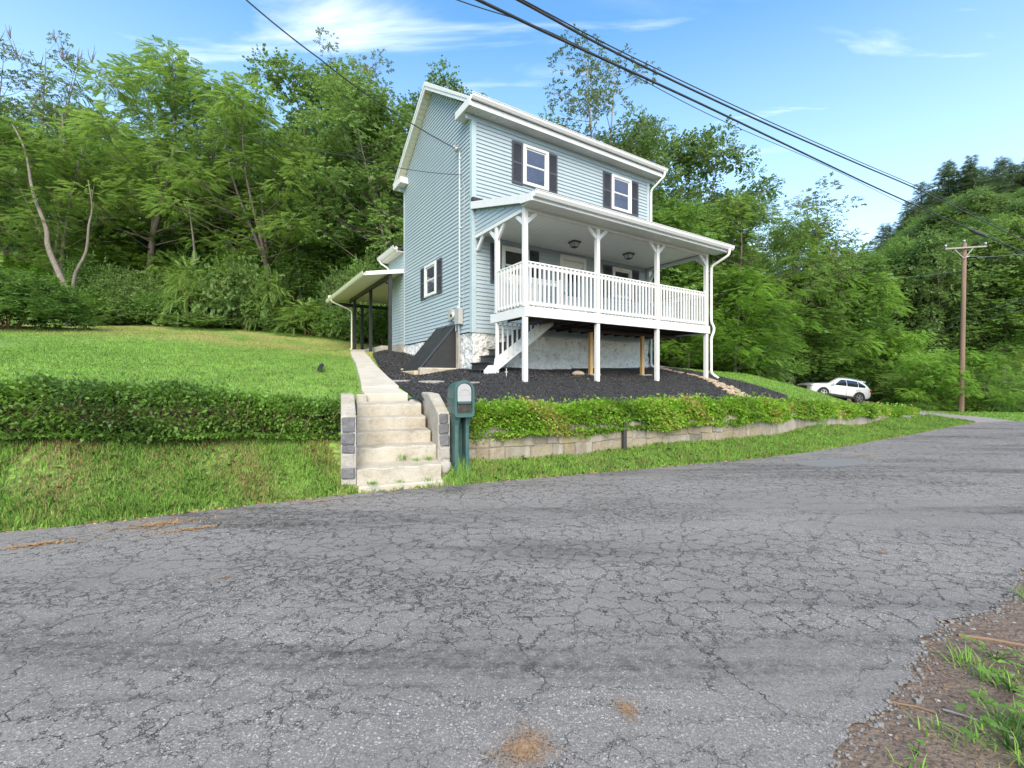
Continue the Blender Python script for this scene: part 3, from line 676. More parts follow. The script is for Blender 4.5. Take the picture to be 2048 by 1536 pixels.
# roof
rf = MB()
for sgn in (0, 1):
    def q(v): return v if not sgn else HD - v
    rf.prism([(q(-.38), roofz(-.38) - 0.0), (q(HD / 2), roofz(HD / 2)), (q(HD / 2), roofz(HD / 2) - .10), (q(-.38), roofz(-.38) - .07)], 0, -.22, 6.88)
rf = rf.build('roof', M['roofing'], house)
for q0, s in ((-.35, 1), (HD + .35, -1)):
    for u in (-.26, 6.86):
        b = MB(); zz = lambda v: roofz(v)
        pts = []
        for v, dz in ((-.35, .0), (HD / 2, .0), (HD / 2, -.235), (-.35, -.17)):
            vv = v if s == 1 else HD - v; pts.append((vv, roofz(v) + dz - .005))
        b.prism(pts, 0, u, u + .035); b.build('rake_board', M['white'], rf)
        pts = [(p[0], p[1] + (-.012 if i < 2 else .10)) for i, p in enumerate(pts)]
        b = MB(); b.prism(pts, 0, u - .02, u); b.build('rake_trim', M['offwhite'], rf)
    # rake soffit strips
    b = MB(); n = 22
    for i in range(n):
        va = -.35 + (HD / 2 + .35) * i / n + .006; vb = -.35 + (HD / 2 + .35) * (i + 1) / n - .006
        for ua, ub in ((-.225, .0), (HW_, 6.86)):
            p = [(va, roofz(va) - .17), (vb, roofz(vb) - .17), (vb, roofz(vb) - .15), (va, roofz(va) - .15)]
            if s == -1: p = [(HD - a, z) for a, z in p]
            b.prism(p, 0, ua, ub)
    b.build('rake_soffit', M['cream'], rf)['kind'] = 'stuff'
    # eave soffit and fascia, boxed returns
    b = MB()
    for i in range(70):
        ua = -.22 + 7.08 * i / 70; 
        lo, hi = (-.34, -.0) if s == 1 else (HD, HD + .34)
        b.box(ua + .003, ua + 7.08 / 70 - .003, lo, hi, ZS_, ZS_ + .018)
    b.box(-.2, 6.84, *((-.33, 0) if s == 1 else (HD, HD + .33)), ZS_ + .02, ZS_ + .03)
    b.build('eave_soffit', M['offwhite'], rf)['kind'] = 'stuff'
    lo, hi = (-.365, -.34) if s == 1 else (HD + .34, HD + .365)
    MB().box(-.24, 6.88, lo, hi, ZS_ - .012, ZS_ + .205, .004).build('fascia', M['white'], rf)
    MB().box(-.20, 6.84, *((-.03, -.0) if s == 1 else (HD, HD + .03)), ZS_ - .14, ZS_ - .002, .004).build('frieze_board', M['sidetrim'], rf)
    lo, hi = (-.365, .42) if s == 1 else (HD - .42, HD + .365)
    b = MB(); b.box(-.285, -.24, lo - .01, hi, ZS_ - .015, ZS_ + .19, .004); b.box(-.24, -.02, *((.0, .42) if s == 1 else (HD - .42, HD)), ZS_ - .01, ZS_ + .19)
    b.build('eave_return', M['offwhite'], rf)


def gutter(name, u0, u1, v, z, parent, axis=0, m='white', s=-1):
    g = MB(); pr = [(0, 0), (s * .075, 0), (s * .088, .02), (s * .112, .055), (s * .118, .11), (s * .130, .112), (s * .130, .124), (s * .108, .124), (s * .100, .06), (s * .07, .015), (s * .008, .015), (s * .008, .124), (0, .124)]
    g.prism([(v + a, z + b_) for a, b_ in pr], axis, u0, u1); return g.build(name, M[m], parent)


gutter('gutter', -.25, 6.93, -.366, 8.30, house)
gutter('gutter', -.25, 6.93, HD + .366, 8.30, house, s=1)


# windows: local x along the wall, -y outward, z up
def window(u, v, z0, w, h, rot, m='glass', deep=.05):
    o = MB(); f = .085
    for a in ((-w / 2, -w / 2 + f, 0, h), (w / 2 - f, w / 2, 0, h)): o.box(a[0], a[1], -.062, -.004, a[2], a[3], .006)
    o.box(-w / 2 + f, w / 2 - f, -.062, -.004, h - f, h, .006); o.box(-w / 2 + f, w / 2 - f, -.066, -.004, 0, f * .8, .006)
    o = o.build('window', M['white'], house); o.location = (u, v, z0); o.rotation_euler = (0, 0, rot)
    iw = w - 2 * f; zb = f * .8; ih = h - f - zb
    for k, (ya, za, zb_) in enumerate(((-.032, zb + ih * .5, zb + ih), (-.022, zb, zb + ih * .53))):
        s = MB(); t = .04
        s.box(-iw / 2, -iw / 2 + t, ya, ya + .024, za, zb_, .003); s.box(iw / 2 - t, iw / 2, ya, ya + .024, za, zb_, .003)
        s.box(-iw / 2 + t, iw / 2 - t, ya, ya + .024, za, za + t * .9, .003); s.box(-iw / 2 + t, iw / 2 - t, ya, ya + .024, zb_ - t, zb_, .003)
        s.build('sash', M['white'], o)
        MB().box(-iw / 2 + t, iw / 2 - t, ya + .010, ya + .014, za + t * .9, zb_ - t).build('pane', M[m], o)
    return o


def shutter_mesh(w, h):
    s = MB(); t = .045; y0 = -.045; y1 = -.020
    s.box(-w / 2, -w / 2 + t, y0, y1, 0, h, .004); s.box(w / 2 - t, w / 2, y0, y1, 0, h, .004)
    for za, zb in ((0, .075), (h * .47, h * .47 + .06), (h - .06, h)): s.box(-w / 2 + t, w / 2 - t, y0, y1, za, zb, .003)
    s.box(-w / 2 + t, w / 2 - t, y1 - .006, y1, .06, h - .05)
    for za, zb in ((.075, h * .47), (h * .47 + .06, h - .06)):
        n = max(6, int((zb - za) / .032))
        for i in range(n):
            z = za + (zb - za) * i / n; d = (zb - za) / n
            s.prism([(y0 + .004, z), (y0 + .008, z), (y1 - .004, z + d * .95), (y1 - .008, z + d * .95)], 0, -w / 2 + t, w / 2 - t)
    s.prism([(-w / 2 + t, h - .06), (w / 2 - t, h - .06), (w / 2 - t, h - .10), (w * .2, h - .075), (0, h - .068), (-w * .2, h - .075), (-w / 2 + t, h - .10)], 1, y0, y1)
    return s


def shutter(u, v, z0, w, h, rot):
    o = shutter_mesh(w, h).build('shutter', M['shut'], house); o.location = (u, v, z0); o.rotation_euler = (0, 0, rot)


for u0, u1, za, zb, s1, s2, m in ((1.506, 2.362, 6.79, 7.876, 1.155, 2.69, 'glass'), (4.813, 5.68, 6.82, 7.90, 4.46, 6.03, 'glass'), (.83, 1.70, 4.05, 5.04, .50, 2.045, 'glassdark'), (4.845, 5.69, 4.09, 5.04, 4.48, 6.065, 'glassdark')):
    window((u0 + u1) / 2, -.014, za, u1 - u0, zb - za, 0, m)
    shutter((s1 + u0) / 2, 0, za - .04, u0 - s1 - .006, zb - za + .05, 0); shutter((s2 + u1) / 2, 0, za - .04, s2 - u1 - .006, zb - za + .05, 0)
window(-.014, (2.18 + 3.05) / 2, 4.05, .87, .97, -math.pi / 2, 'glass')
shutter(0, (1.79 + 2.18) / 2, 4.02, .375, 1.0, -math.pi / 2); shutter(0, (3.05 + 3.43) / 2, 4.02, .375, 1.0, -math.pi / 2)

# front door
dr = MB(); dr.box(2.77, 2.88, -.07, -.004, 3.08, 5.11, .006); dr.box(3.65, 3.76, -.07, -.004, 3.08, 5.11, .006); dr.box(2.88, 3.65, -.07, -.004, 4.97, 5.11, .006)
dr = dr.build('door_frame', M['white'], house)
d2 = MB(); d2.box(2.885, 3.645, -.035, -.006, 3.09, 4.965, .004); d2 = d2.build('door', M['offwhite'], house)
b = MB(); b.box(2.98, 3.55, -.041, -.036, 3.95, 4.75, .004); b.build('glass_panel', M['glassdark'], d2)
b = MB(); b.box(2.98, 3.24, -.043, -.036, 3.25, 3.8, .006); b.box(3.29, 3.55, -.043, -.036, 3.25, 3.8, .006); b.build('door_panel', M['white'], d2)
b = MB(); b.tube([(2.95, -.036, 4.02), (2.95, -.10, 4.02)], .02, 8); b.blob((2.95, -.11, 4.02), (.035, .03, .035), amp=0); b.build('door_knob', M['black'], d2)

# porch: deck
PU0, PU1, PV = .10, 6.55, -2.20
for i in range(16):
    va = -2.16 + i * .135
    u0 = PU0 + .03 if va < -1.05 else 2.0
    MB().box(u0, PU1 - .03, va, va + .13, 3.045, 3.078, .003).build('deck_board', M['brownwood'] if i else M['greypaint'], house)
for i in range(14):
    u = .35 + i * .46; v1 = -.02 if u > 2 else -1.08
    MB().box(u, u + .04, -2.15, v1, 2.885, 3.044).build('joist', M['brownwood'], house)
MB().box(2.3, 6.5, -1.12, -1.04, 2.80, 2.884, .004).build('beam', M['brownwood'], house)
MB().box(1.96, 2.0, -1.05, -.02, 2.885, 3.04).build('joist', M['brownwood'], house)
MB().box(PU0 - .02, PU1 + .02, PV - .02, PV + .02, 2.868, 3.083, .004).build('deck_fascia', M['white'], house)
MB().box(PU0 - .018, PU0 + .02, PV + .021, -.75, 2.868, 3.075, .004).build('deck_fascia', M['white'], house)
MB().box(PU1 - .02, PU1 + .018, PV + .021, -.02, 2.868, 3.075, .004).build('deck_fascia', M['white'], house)
# posts
posts = [(.122, -2.15), (2.20, -2.15), (4.335, -2.15), (6.47, -2.15)]
for u, v in posts:
    w = .05
    MB().box(u - w, u + w, v - w, v + w, 3.079, 5.16, .006).build('porch_post', M['white'], house)
    g = zu(*hw(u, v)) - .1
    MB().box(u - w, u + w, v - w + .004, v + w, g, 2.867, .006).build('porch_leg', M['white'], house)
MB().box(.072, .172, -1.06, -.96, 3.079, 5.13, .006).build('porch_post', M['white'], house)
MB().box(.095, .165, -1.02, -.95, 1.5, 2.867, .006).build('porch_leg', M['white'], house)
MB().box(6.42, 6.52, -.13, -.03, 3.079, 5.13, .006).build('porch_post', M['white'], house)
for u, v in ((2.98, -1.08), (5.0, -1.08)):
    b = MB(); b.box(u - .048, u + .048, v - .045, v + .045, 1.66, 2.80, .004); b = b.build('prop_post', M['pine'], house); b['label'] = 'bare new pine prop under the deck'
    MB().box(u - .2, u + .2, v - .2, v + .2, 1.60, 1.69, .01).build('footing_slab', M['conc'], house)
# beams under the porch ceiling
MB().box(.07, 6.53, -2.205, -2.095, 5.10, 5.215, .004).build('porch_beam', M['white'], house)
MB().box(.06, .165, -2.09, -.03, 5.085, 5.17, .004).build('porch_beam', M['white'], house)
MB().box(6.42, 6.52, -2.09, -.03, 5.085, 5.17, .004).build('porch_beam', M['white'], house)
def brace(p, q): MB().bar(p, q, .05, .085, (0, 0, 1)).build('brace', M['white'], house)
for u, v in posts:
    if u > .2: brace((u - .03, v, 4.88), (u - .30, v, 5.12))
    if u < 6: brace((u + .03, v, 4.88), (u + .30, v, 5.12))
brace((.122, -2.11, 4.86), (.122, -1.83, 5.10)); brace((6.47, -2.11, 4.86), (6.47, -1.83, 5.10))
brace((.122, -1.03, 4.80), (.122, -1.34, 5.11)); brace((.122, -.99, 4.80), (.122, -.68, 5.11)); brace((.122, -.04, 4.80), (.122, -.36, 5.11)); brace((6.47, -.13, 4.80), (6.47, -.42, 5.11))
# ceiling boards
for i in range(38):
    ua = .17 + i * (6.25 / 38)
    MB().box(ua + .003, ua + 6.25 / 38 - .003, -2.09, -.025, 5.19, 5.205).build('ceiling_board', M['ceil'], house)
# porch roof
def prz(v): return 5.99 + v * .2735
pr = MB(); pr.prism([(0.0, prz(0)), (-2.60, prz(-2.60)), (-2.60, prz(-2.60) - .06), (0.0, prz(0) - .10)], 0, -.0, 6.78); pr = pr.build('porch_roof', M['roofing'], house)
MB().prism([(.02, prz(0) + .012), (-2.62, prz(-2.62) + .012), (-2.62, prz(-2.62) - .125), (-2.2, 5.21), (-2.2, prz(-2.2) - .16), (.02, prz(0) - .17)], 0, -.045, -.002).build('rake_board', M['white'], pr)
MB().prism([(.02, prz(0) + .012), (-2.62, prz(-2.62) + .012), (-2.62, prz(-2.62) - .125), (-2.2, 5.21), (-2.2, prz(-2.2) - .16), (.02, prz(0) - .17)], 0, 6.782, 6.82).build('rake_board', M['white'], pr)
MB().box(-.04, .25, -.10, .02, 6.0, 6.09).build('flashing', M['roofing'], pr)
b = MB()
for i in range(62): b.box(-.0 + i * .1097 + .002, -.0 + (i + 1) * .1097 - .002, -2.60, -2.206, 5.165, 5.185)
b.build('porch_soffit', M['offwhite'], pr)['kind'] = 'stuff'
MB().box(-.04, 6.82, -2.645, -2.605, 5.14, 5.27, .004).build('fascia', M['white'], pr)
gutter('gutter', -.04, 6.90, -2.646, 5.20, house)
for u0 in (.075, 6.47):  # clapboard triangle at each end of the porch roof
    tri = MB(); tri.prism([(-.02, 5.17), (-.02, prz(0) - .12), (-2.15, prz(-2.15) - .14), (-2.15, 5.17)], 0, u0 + .0, u0 + .05); tri = tri.build('porch_gable', M['siding'], house)
    for i in range(7):
        za = 5.175 + i * EXP; hi = -.03; lo = max(-2.15, -(prz(0) - .14 - za - EXP * .8) / .2735 + 0)
        if lo < hi - .1 and u0 < 1:
            b = MB(); b.prism([(u0 - .018, za), (u0, za), (u0, za + EXP - .001), (u0 - .004, za + EXP - .001)], 1, lo, hi); b.build('siding_board', M['siding'], tri)
# railings
def baluster(u, v, outx, outy, z0=3.085, z1=4.0, name='baluster'):
    b = MB(); b.prism([(0, 0)] if 0 else [(-.018, z0 + .03), (.018, z0), (.018, z1), (-.018, z1)], 0, -.018, .018)
    o = b.build(name, M['white'], house); o.location = (u, v, 0)
    if outx: o.rotation_euler = (0, 0, math.pi / 2 * (1 if outx < 0 else -1))
    return o
bmesh_ = None
def bal(u, v, rot=0, z0=3.10, z1=4.0):
    global bmesh_
    if bmesh_ is None:
        b = MB(); b.prism([(.018, .0), (-.018, .035), (-.018, .91), (.018, .91)], 0, -.018, .018); b.box(-.0005, .0005, -.0005, .0005, .5, .501) if 0 else None
        bmesh_ = b.build('baluster', M['white'], house); o = bmesh_
    else:
        o = bmesh_.copy(); col.objects.link(o)
    o.location = (u, v, z0); o.rotation_euler = (0, 0, rot); return o
for a, b_ in zip(posts, posts[1:]):
    u0, u1 = a[0] + .05, b_[0] - .05
    MB().box(u0, u1, -2.20, -2.105, 4.015, 4.05, .006).build('top_rail', M['white'], house)
    MB().box(u0, u1, -2.165, -2.13, 3.93, 4.013, .004).build('top_rail', M['white'], house)
    MB().box(u0, u1, -2.165, -2.13, 3.125, 3.205, .004).build('bottom_rail', M['white'], house)
    n = int(round((u1 - u0) / .123)); 
    for i in range(n): bal(u0 + (u1 - u0) * (i + .5) / n, -2.185)
for ux, s, v0, v1 in ((.122, -1, -2.10, -1.06), (6.47, 1, -2.10, -.13)):
    MB().box(ux - .05, ux + .045, v0, v1, 4.015, 4.05, .006).build('top_rail', M['white'], house)
    MB().box(ux - .02, ux + .015, v0, v1, 3.93, 4.013, .004).build('top_rail', M['white'], house)
    MB().box(ux - .02, ux + .015, v0, v1, 3.125, 3.205, .004).build('bottom_rail', M['white'], house)
    n = int(round((v1 - v0) / .123))
    for i in range(n): bal(ux + s * .038, v0 + (v1 - v0) * (i + .5) / n, -math.pi / 2 if s < 0 else math.pi / 2)
# guard rail round the stair well
MB().box(.17, 1.92, -1.04, -.95, 4.0, 4.035, .006).build('top_rail', M['white'], house)
MB().box(.17, 1.92, -1.01, -.98, 3.90, 3.998, .004).build('top_rail', M['white'], house)
MB().box(.17, 1.92, -1.01, -.98, 3.125, 3.205, .004).build('bottom_rail', M['white'], house)
for i in range(13): bal(.25 + i * .125, -1.03)
MB().box(1.92, 2.01, -1.06, -.97, 3.079, 4.08, .006).build('newel_post', M['white'], house)
# stair to the cellar side, under the deck
for i in range(8):
    z = 1.775 + i * .178; u = -.31 + i * .25
    MB().box(u - .03, u + .29, -.99, -.05, z - .035, z, .005).build('tread', M['black'], house)
    MB().box(u, u + .02, -.97, -.07, z - .178, z - .036, .002).build('riser', M['black'], house)
st = MB(); st.prism([(-.24, 1.56), (-.24, 1.74), (-.12, 1.86), (0.03, 1.86), (.05, 2.02), (1.50, 3.04), (1.99, 3.04), (1.68, 2.86), (.10, 1.74), (-.02, 1.56)], 1, -1.045, -1.0)
st.build('stringer', M['white'], house)
for k in range(5): MB().prism([(.06 + .25 * k, 1.955 + .178 * k), (.30 + .25 * k, 1.955 + .178 * k), (.30 + .25 * k, 2.11 + .178 * k)], 1, -1.04, -1.002).build('stringer_step', M['white'], house)
for i in range(9):
    u = .22 + i * .135; z0 = 1.95 + i * .096; b = MB(); b.box(u, u + .035, -1.075, -1.046, z0, min(z0 + 1.0, 2.86)); b.build('stair_baluster', M['white'], house)

# porch lamps
def lantern(u, v, z):
    o = MB(); o.box(-.12, .12, -.12, .12, -.022, 0, .006)
    for sx, sy in ((1, 1), (1, -1), (-1, -1), (-1, 1)): o.bar((sx * .105, sy * .105, -.02), (sx * .062, sy * .062, -.15), .012, .012)
    for s in (1, -1):
        o.bar((s * .062, -.062, -.15), (s * .062, .062, -.15), .014, .014); o.bar((-.062, s * .062, -.15), (.062, s * .062, -.15), .014, .014)
        o.bar((s * .118, -.118, -.03), (s * .118, .118, -.03), .014, .022); o.bar((-.118, s * .118, -.03), (.118, s * .118, -.03), .014, .022)
    o.bar((-.062, 0, -.15), (.062, 0, -.15), .01, .01); o.bar((0, -.062, -.15), (0, .062, -.15), .01, .01)
    o = o.build('ceiling_light', M['black'], house); o.location = (u, v, z)
    b = MB(); b.add([(-.095, -.095, -.022), (.095, -.095, -.022), (.095, .095, -.022), (-.095, .095, -.022), (-.056, -.056, -.145), (.056, -.056, -.145), (.056, .056, -.145), (-.056, .056, -.145)], [(4, 5, 1, 0), (5, 6, 2, 1), (6, 7, 3, 2), (7, 4, 0, 3), (7, 6, 5, 4), (0, 1, 2, 3)])
    b.build('lamp_glass', M['lampglass'], o)
lantern(2.55, -.93, 5.19); lantern(4.60, -.93, 5.19)


def spout(name, pts, m='white', r=.036, parent=None):
    """rounded rectangular-ish downspout along points"""
    P_ = [Vector(p) for p in pts]; out = [P_[0]]
    for i in range(1, len(P_) - 1):
        a, b, c = P_[i - 1], P_[i], P_[i + 1]; d1 = min(.09, (b - a).length * .4); d2 = min(.09, (c - b).length * .4)
        p0 = b + (a - b).normalized() * d1; p1 = b + (c - b).normalized() * d2
        for t in (0, .33, .67, 1): out.append((p0 * (1 - t) ** 2 + b * 2 * t * (1 - t) + p1 * t * t))
    out.append(P_[-1]); return MB().tube(out, r, 10).build(name, M[m], parent or house, smooth=True)


spout('downspout', [(6.72, -2.72, 5.22), (6.72, -2.70, 5.05), (6.56, -2.26, 4.80), (6.56, -2.26, 3.20), (6.63, -2.30, 3.05), (6.63, -2.30, 2.93), (6.56, -2.26, 2.75), (6.56, -2.26, 1.72), (6.66, -2.42, 1.58)])
spout('downspout', [(6.83, -.43, 8.32), (6.83, -.42, 8.18), (6.60, -.07, 7.8), (6.60, -.07, 2.0), (6.66, -.2, 1.92)])
spout('downspout', [(6.60, -.06, 2.82), (6.60, -.06, 2.4)], r=.042)
# electric service on the side wall
mt = MB(); mt.box(-.15, -.022, .47, .74, 2.97, 3.40, .015); mt.box(-.13, -.022, .95, 1.20, 3.12, 3.42, .012); mt = mt.build('meter_box', M['greypaint'], house)
b = MB(); b.box(-.11, -.022, .745, .94, 3.08, 3.38, .01); b.tube([(-.11, .85, 3.23), (-.19, .85, 3.23)], .085, 16); b.build('meter', mat('meter_face', (.55, .55, .50), .4), mt, smooth=False)
b = MB(); b.tube([(-.20, .85, 3.23), (-.192, .85, 3.23)], .05, 12); b.build('meter_dial', M['glassdark'], mt)
b = MB(); b.tube([(-.07, .60, 3.40), (-.07, .60, 3.52), (-.055, .62, 3.62), (-.055, .62, 7.50)], .024, 8); b.tube([(-.09, .60, 3.38), (-.09, .60, 3.46)], .05, 10)
for z in (3.7, 4.6, 5.5, 6.5, 7.3): b.box(-.085, -.02, .585, .655, z, z + .03)
b.build('conduit', mat('conduit_paint', (.45, .53, .56), .5), house)
b = MB(); b.tube([(-.03, .50, 3.15), (-.03, .42, 3.3), (-.03, .40, 6.5), (-.03, .56, 6.86)], .009, 6); b.build('wall_cable', M['metal'], house)
b = MB(); b.blob((-.12, .68, 7.58), (.06, .06, .07), 3); b.tube([(-.02, .68, 7.50), (-.14, .68, 7.56), (-.20, .70, 7.66)], .02, 6); b.tube([(-.08, .60, 7.5), (-.12, .55, 7.62), (-.20, .62, 7.58)], .014, 6); b.tube([(-.12, .72, 7.6), (-.12, .72, 7.82)], .015, 5); b.build('weatherhead', M['metal'], house)
b = MB(); b.tube([(-.10, .58, 2.97), (-.09, .58, 2.75), (-.07, .60, 2.4), (-.06, .66, 1.8)], .016, 6); b.tube([(-.12, .70, 2.97), (-.12, .72, 2.82), (-.10, .75, 2.80)], .014, 6); b.build('ground_wire', M['conduit'] if 'conduit' in M else M['greypaint'], house)

# sloping cellar hatch
ht = MB(); za = 3.03
def hp(u): return 3.03 + (u) * (3.03 - 1.77) / 1.05
for v0, v1 in ((.94, 1.545), (1.56, 2.18)):
    h = MB(); h.prism([(-.02, hp(-.02) + .02), (-1.06, hp(-1.06) + .02), (-1.06, hp(-1.06) - .02), (-.02, hp(-.02) - .02)], 1, v0, v1); h = h.build('cellar_door', M['black'], house)
    for vv in (v0, v1 - .035): MB().prism([(-.03, hp(-.03) + .045), (-1.07, hp(-1.07) + .045), (-1.07, hp(-1.07) + .018), (-.03, hp(-.03) + .018)], 1, vv, vv + .035).build('batten', M['black'], h)
b = MB(); b.prism([(-.01, 3.0), (-1.04, 1.765), (-.01, 1.765)], 1, .88, .92); b.prism([(-.01, 3.0), (-1.04, 1.765), (-.01, 1.765)], 1, 2.19, 2.23); b.build('hatch_side', M['black'], house)
b = MB(); b.prism([(-.02, 3.05), (-1.08, 1.80), (-1.08, 1.76), (-.02, 3.0)], 1, .86, .935); b.build('hatch_rail', M['shut'], house)
b = MB(); b.box(-1.12, .0, .66, .86, 1.45, 1.84, .03); b.build('hatch_curb', M['conc'], house)
b = MB(); b.box(-1.20, -1.07, .862, 2.3, 1.5, 1.765, .02); b.box(-1.06, 0, 2.24, 2.34, 1.5, 1.85, .02); b.build('hatch_curb', mat('curb_yellow', (.50, .40, .26), .85, noise=[(5, .4, .7, (.35, .28, .18), .6)]), house)
b = MB(); b.box(-.05, .02, .70, .86, 1.5, 2.8, .01); b.build('hatch_jamb', M['conc'], house)

# rear wing and side porch
ex = MB(); ex.prism([(.01, 2.80), (6.3, 2.80), (6.3, 6.05), (3.15, 7.4), (.01, 6.05)], 1, HD + .001, 6.69); ex = ex.build('rear_wing', M['siding'], house)
for i in range(32):
    za = 2.83 + i * EXP; b = MB(); b.prism([(-.010, za), (.012, za), (.012, za + EXP - .001), (.005, za + EXP - .001)], 1, HD + .03, 6.66); b.build('siding_board', M['siding'], ex)
MB().box(-.02, .06, 6.64, 6.72, 2.80, 6.03, .004).build('corner_trim', M['sidetrim'], ex)
for s in (0, 1):
    def q(u): return u if not s else 6.3 - u
    MB().prism([(q(-.24), 6.06), (q(3.15), 7.52), (q(3.15), 7.42), (q(-.24), 5.98)], 1, HD + .02, 6.93).build('wing_roof', M['roofing'], ex)
b = MB(); b.box(-.22, -.0, HD + .03, 6.90, 5.965, 5.985); b.box(-.26, -.22, HD + .03, 6.95, 5.95, 6.10, .004); b.build('wing_soffit', M['offwhite'], ex)
gutter('wing_gutter', HD + .03, 7.0, -.262, 6.02, ex, axis=1)
spout('wing_downspout', [(-.31, 6.82, 6.03), (-.31, 6.82, 5.93), (-.05, 6.60, 5.70), (-.05, 6.60, 5.42)], parent=ex)

def spz(u): return 5.375 + min(u, 0) * .195
sp = MB(); sp.prism([(-1.30, spz(-1.3)), (0, spz(0)), (0, spz(0) - .07), (-1.30, spz(-1.3) - .05)], 1, 5.09, 11.3); sp.box(0.001, 3.4, 6.9, 11.3, 5.30, 5.375); sp = sp.build('side_porch_roof', M['cream'], house)
b = MB()
for i in range(20):
    va = 5.12 + i * .309; b.prism([(-1.28, spz(-1.28) - .055), (-.02, spz(0) - .075), (-.02, spz(0) - .10), (-1.28, spz(-1.28) - .085)], 1, va + .003, va + .306)
    if va > 6.9: b.box(.0, 3.38, va + .003, va + .306, 5.275, 5.298)
b.build('side_porch_ceiling', M['cream'], sp)
b = MB(); b.prism([(-1.31, spz(-1.31) + .01), (.0, spz(0) + .01), (.0, spz(0) - .135), (-1.31, spz(-1.31) - .115)], 1, 5.05, 5.085); b.build('fascia', M['white'], sp)
b = MB(); b.prism([(-1.31, spz(-1.31) + .01), (.0, spz(0) + .01), (.0, spz(0) - .135), (-1.31, spz(-1.31) - .115)], 1, 11.305, 11.34); b.box(.001, 3.4, 11.305, 11.34, 5.20, 5.38); b.build('fascia', M['cream'], sp)
gutter('gutter', 5.04, 11.36, -1.302, 5.00, house, axis=1, m='cream')
gutter('gutter', -1.3, 3.4, 11.342, 5.22, house, axis=0, m='cream', s=1)
b = MB(); b.box(-.50, -.40, 5.13, 10.95, 5.035, 5.165, .004); b.build('side_porch_beam', M['black'], house)
b = MB(); b.box(-1.22, 3.3, 10.96, 11.06, 4.86, 5.0, .004); b.build('side_porch_beam', M['black'], house)
for (u, v, g, t) in ((-.45, 5.20, 2.30, 5.03), (-.45, 7.62, 2.6, 5.03), (-.45, 10.15, 2.75, 5.03), (.09, 11.01, 2.8, 4.855), (3.2, 11.01, 2.8, 4.855), (-.45, 11.01, 2.8, 4.855)):
    if (u, v) == (-.45, 11.01): continue
    MB().box(u - .055, u + .055, v - .055, v + .055, g, t, .005).build('side_porch_post', M['black'], house)
for s in (1, -1): MB().bar((.09 + s * .04, 11.01, 4.45), (.09 + s * .42, 11.01, 4.85), .05, .05).build('side_porch_brace', M['black'], house)
spout('downspout', [(-1.36, 10.4, 5.02), (-1.34, 10.4, 4.92), (-.60, 10.25, 4.60), (-.56, 10.2, 4.5), (-.56, 10.2, 2.9), (-.66, 10.1, 2.84)], 'cream')
o = None
lantern(-.25, 6.1, 5.20)
b = MB(); b.box(-.30, 3.3, 6.75, 11.1, 2.5, 2.83, .02); b.build('patio_slab', M['conc'], house)

# ------------------------------------------------------------------ concrete steps, walk, cheek walls
SA = Vector((.933, .36, 0)); SB = Vector((-.36, .933, 0)); SO = Vector((-1.57, 6.27, 0))
SROT = math.atan2(.36, .933)
steps = empty('garden_steps', (SO.x, SO.y, 0), SROT); tag(steps, 'worn cream concrete steps climbing from the road to the walk', 'steps')
tops = [.295, .534, .724, .915, 1.11]; backs = [.328, .54, .734, .932, 1.144]
xl = [-.58, -.58, -.56, -.545, -.53]; xr = [.58, .57, .545, .525, .51]
for k in range(5):
    t0 = k * .3215; n = 14; vs = []; prof = [(.0, -.35), (.004, tops[k] - .05), (.006, tops[k] - .016), (.018, tops[k] - .003), (.045, tops[k] + .0), (.33, backs[k]), (.36, backs[k]), (.36, -.35)]
    rr = random.Random(k); ph = rr.uniform(0, 6)
    for i in range(n + 1):
        s = xl[k] + (xr[k] - xl[k]) * i / n
        for j, (t, z) in enumerate(prof):
            w = .007 * math.sin(i * 1.3 + ph) + rr.uniform(-.004, .004)
            vs.append((s, t0 + t + (w if j in (1, 2, 3) else 0), z + (w if j in (2, 3, 4) else 0)))
    m_ = len(prof); fs = [(i * m_ + j, i * m_ + j + 1, (i + 1) * m_ + j + 1, (i + 1) * m_ + j) for i in range(n) for j in range(m_ - 1)] + [tuple(range(m_))[::-1], tuple(n * m_ + j for j in range(m_))]
    b = MB(); b.add(vs, fs); b.build('step', M['conc'], steps)
b = MB(); b.box(-.56, .60, -.13, .02, -.1, .085, .02); b.build('base_slab', M['conc_light'], steps)
b = MB(); b.box(-.53, -.36, 5 * .3215, 5 * .3215 + .2, .8, 1.27, .015); b.build('step_block', M['conc'], steps)
b = MB(); b.box(.36, .57, 5 * .3215, 5 * .3215 + .25, .8, 1.17, .03); b.build('step_block', M['mortar'], steps)
cheekp = [(0, .05), (0, 1.00), (.02, 1.03), (.75, 1.25), (.9, 1.29), (1.68, 1.30), (1.68, .3)]
for s0, s1, t0, nm in ((-.78, -.585, -.0, 'left'), (.575, .76, .22, 'right')):
    c = MB(); c.prism([(t0 + t * (1 if nm == 'left' else .86), z) for t, z in cheekp], 0, s0, s1); c = c.build('cheek_wall', M['conc'], steps, bevel=.02)
    z = .18; rr = random.Random(9 if nm == 'left' else 4)
    while z < .90:
        h = rr.uniform(.10, .20); x0 = s0 + rr.uniform(.008, .03); x1 = s1 - rr.uniform(.008, .04); y0 = t0 - rr.uniform(.016, .034)
        b = MB(); b.box(x0, x1, y0, t0, z, z + h, .022); b.v = [(x + rr.uniform(-.012, .012), y + rr.uniform(-.007, .004), q + rr.uniform(-.014, .014)) for x, y, q in b.v]
        b.build('stone', M['stone'] if rr.random() < .75 else M['rock'], c)
        z += h + rr.uniform(.01, .03)
    b = MB(); b.box(s0 + .004, s1 - .004, t0 - .012, t0 + .01, .1, .99); b.build('mortar_face', M['mortar'], c)

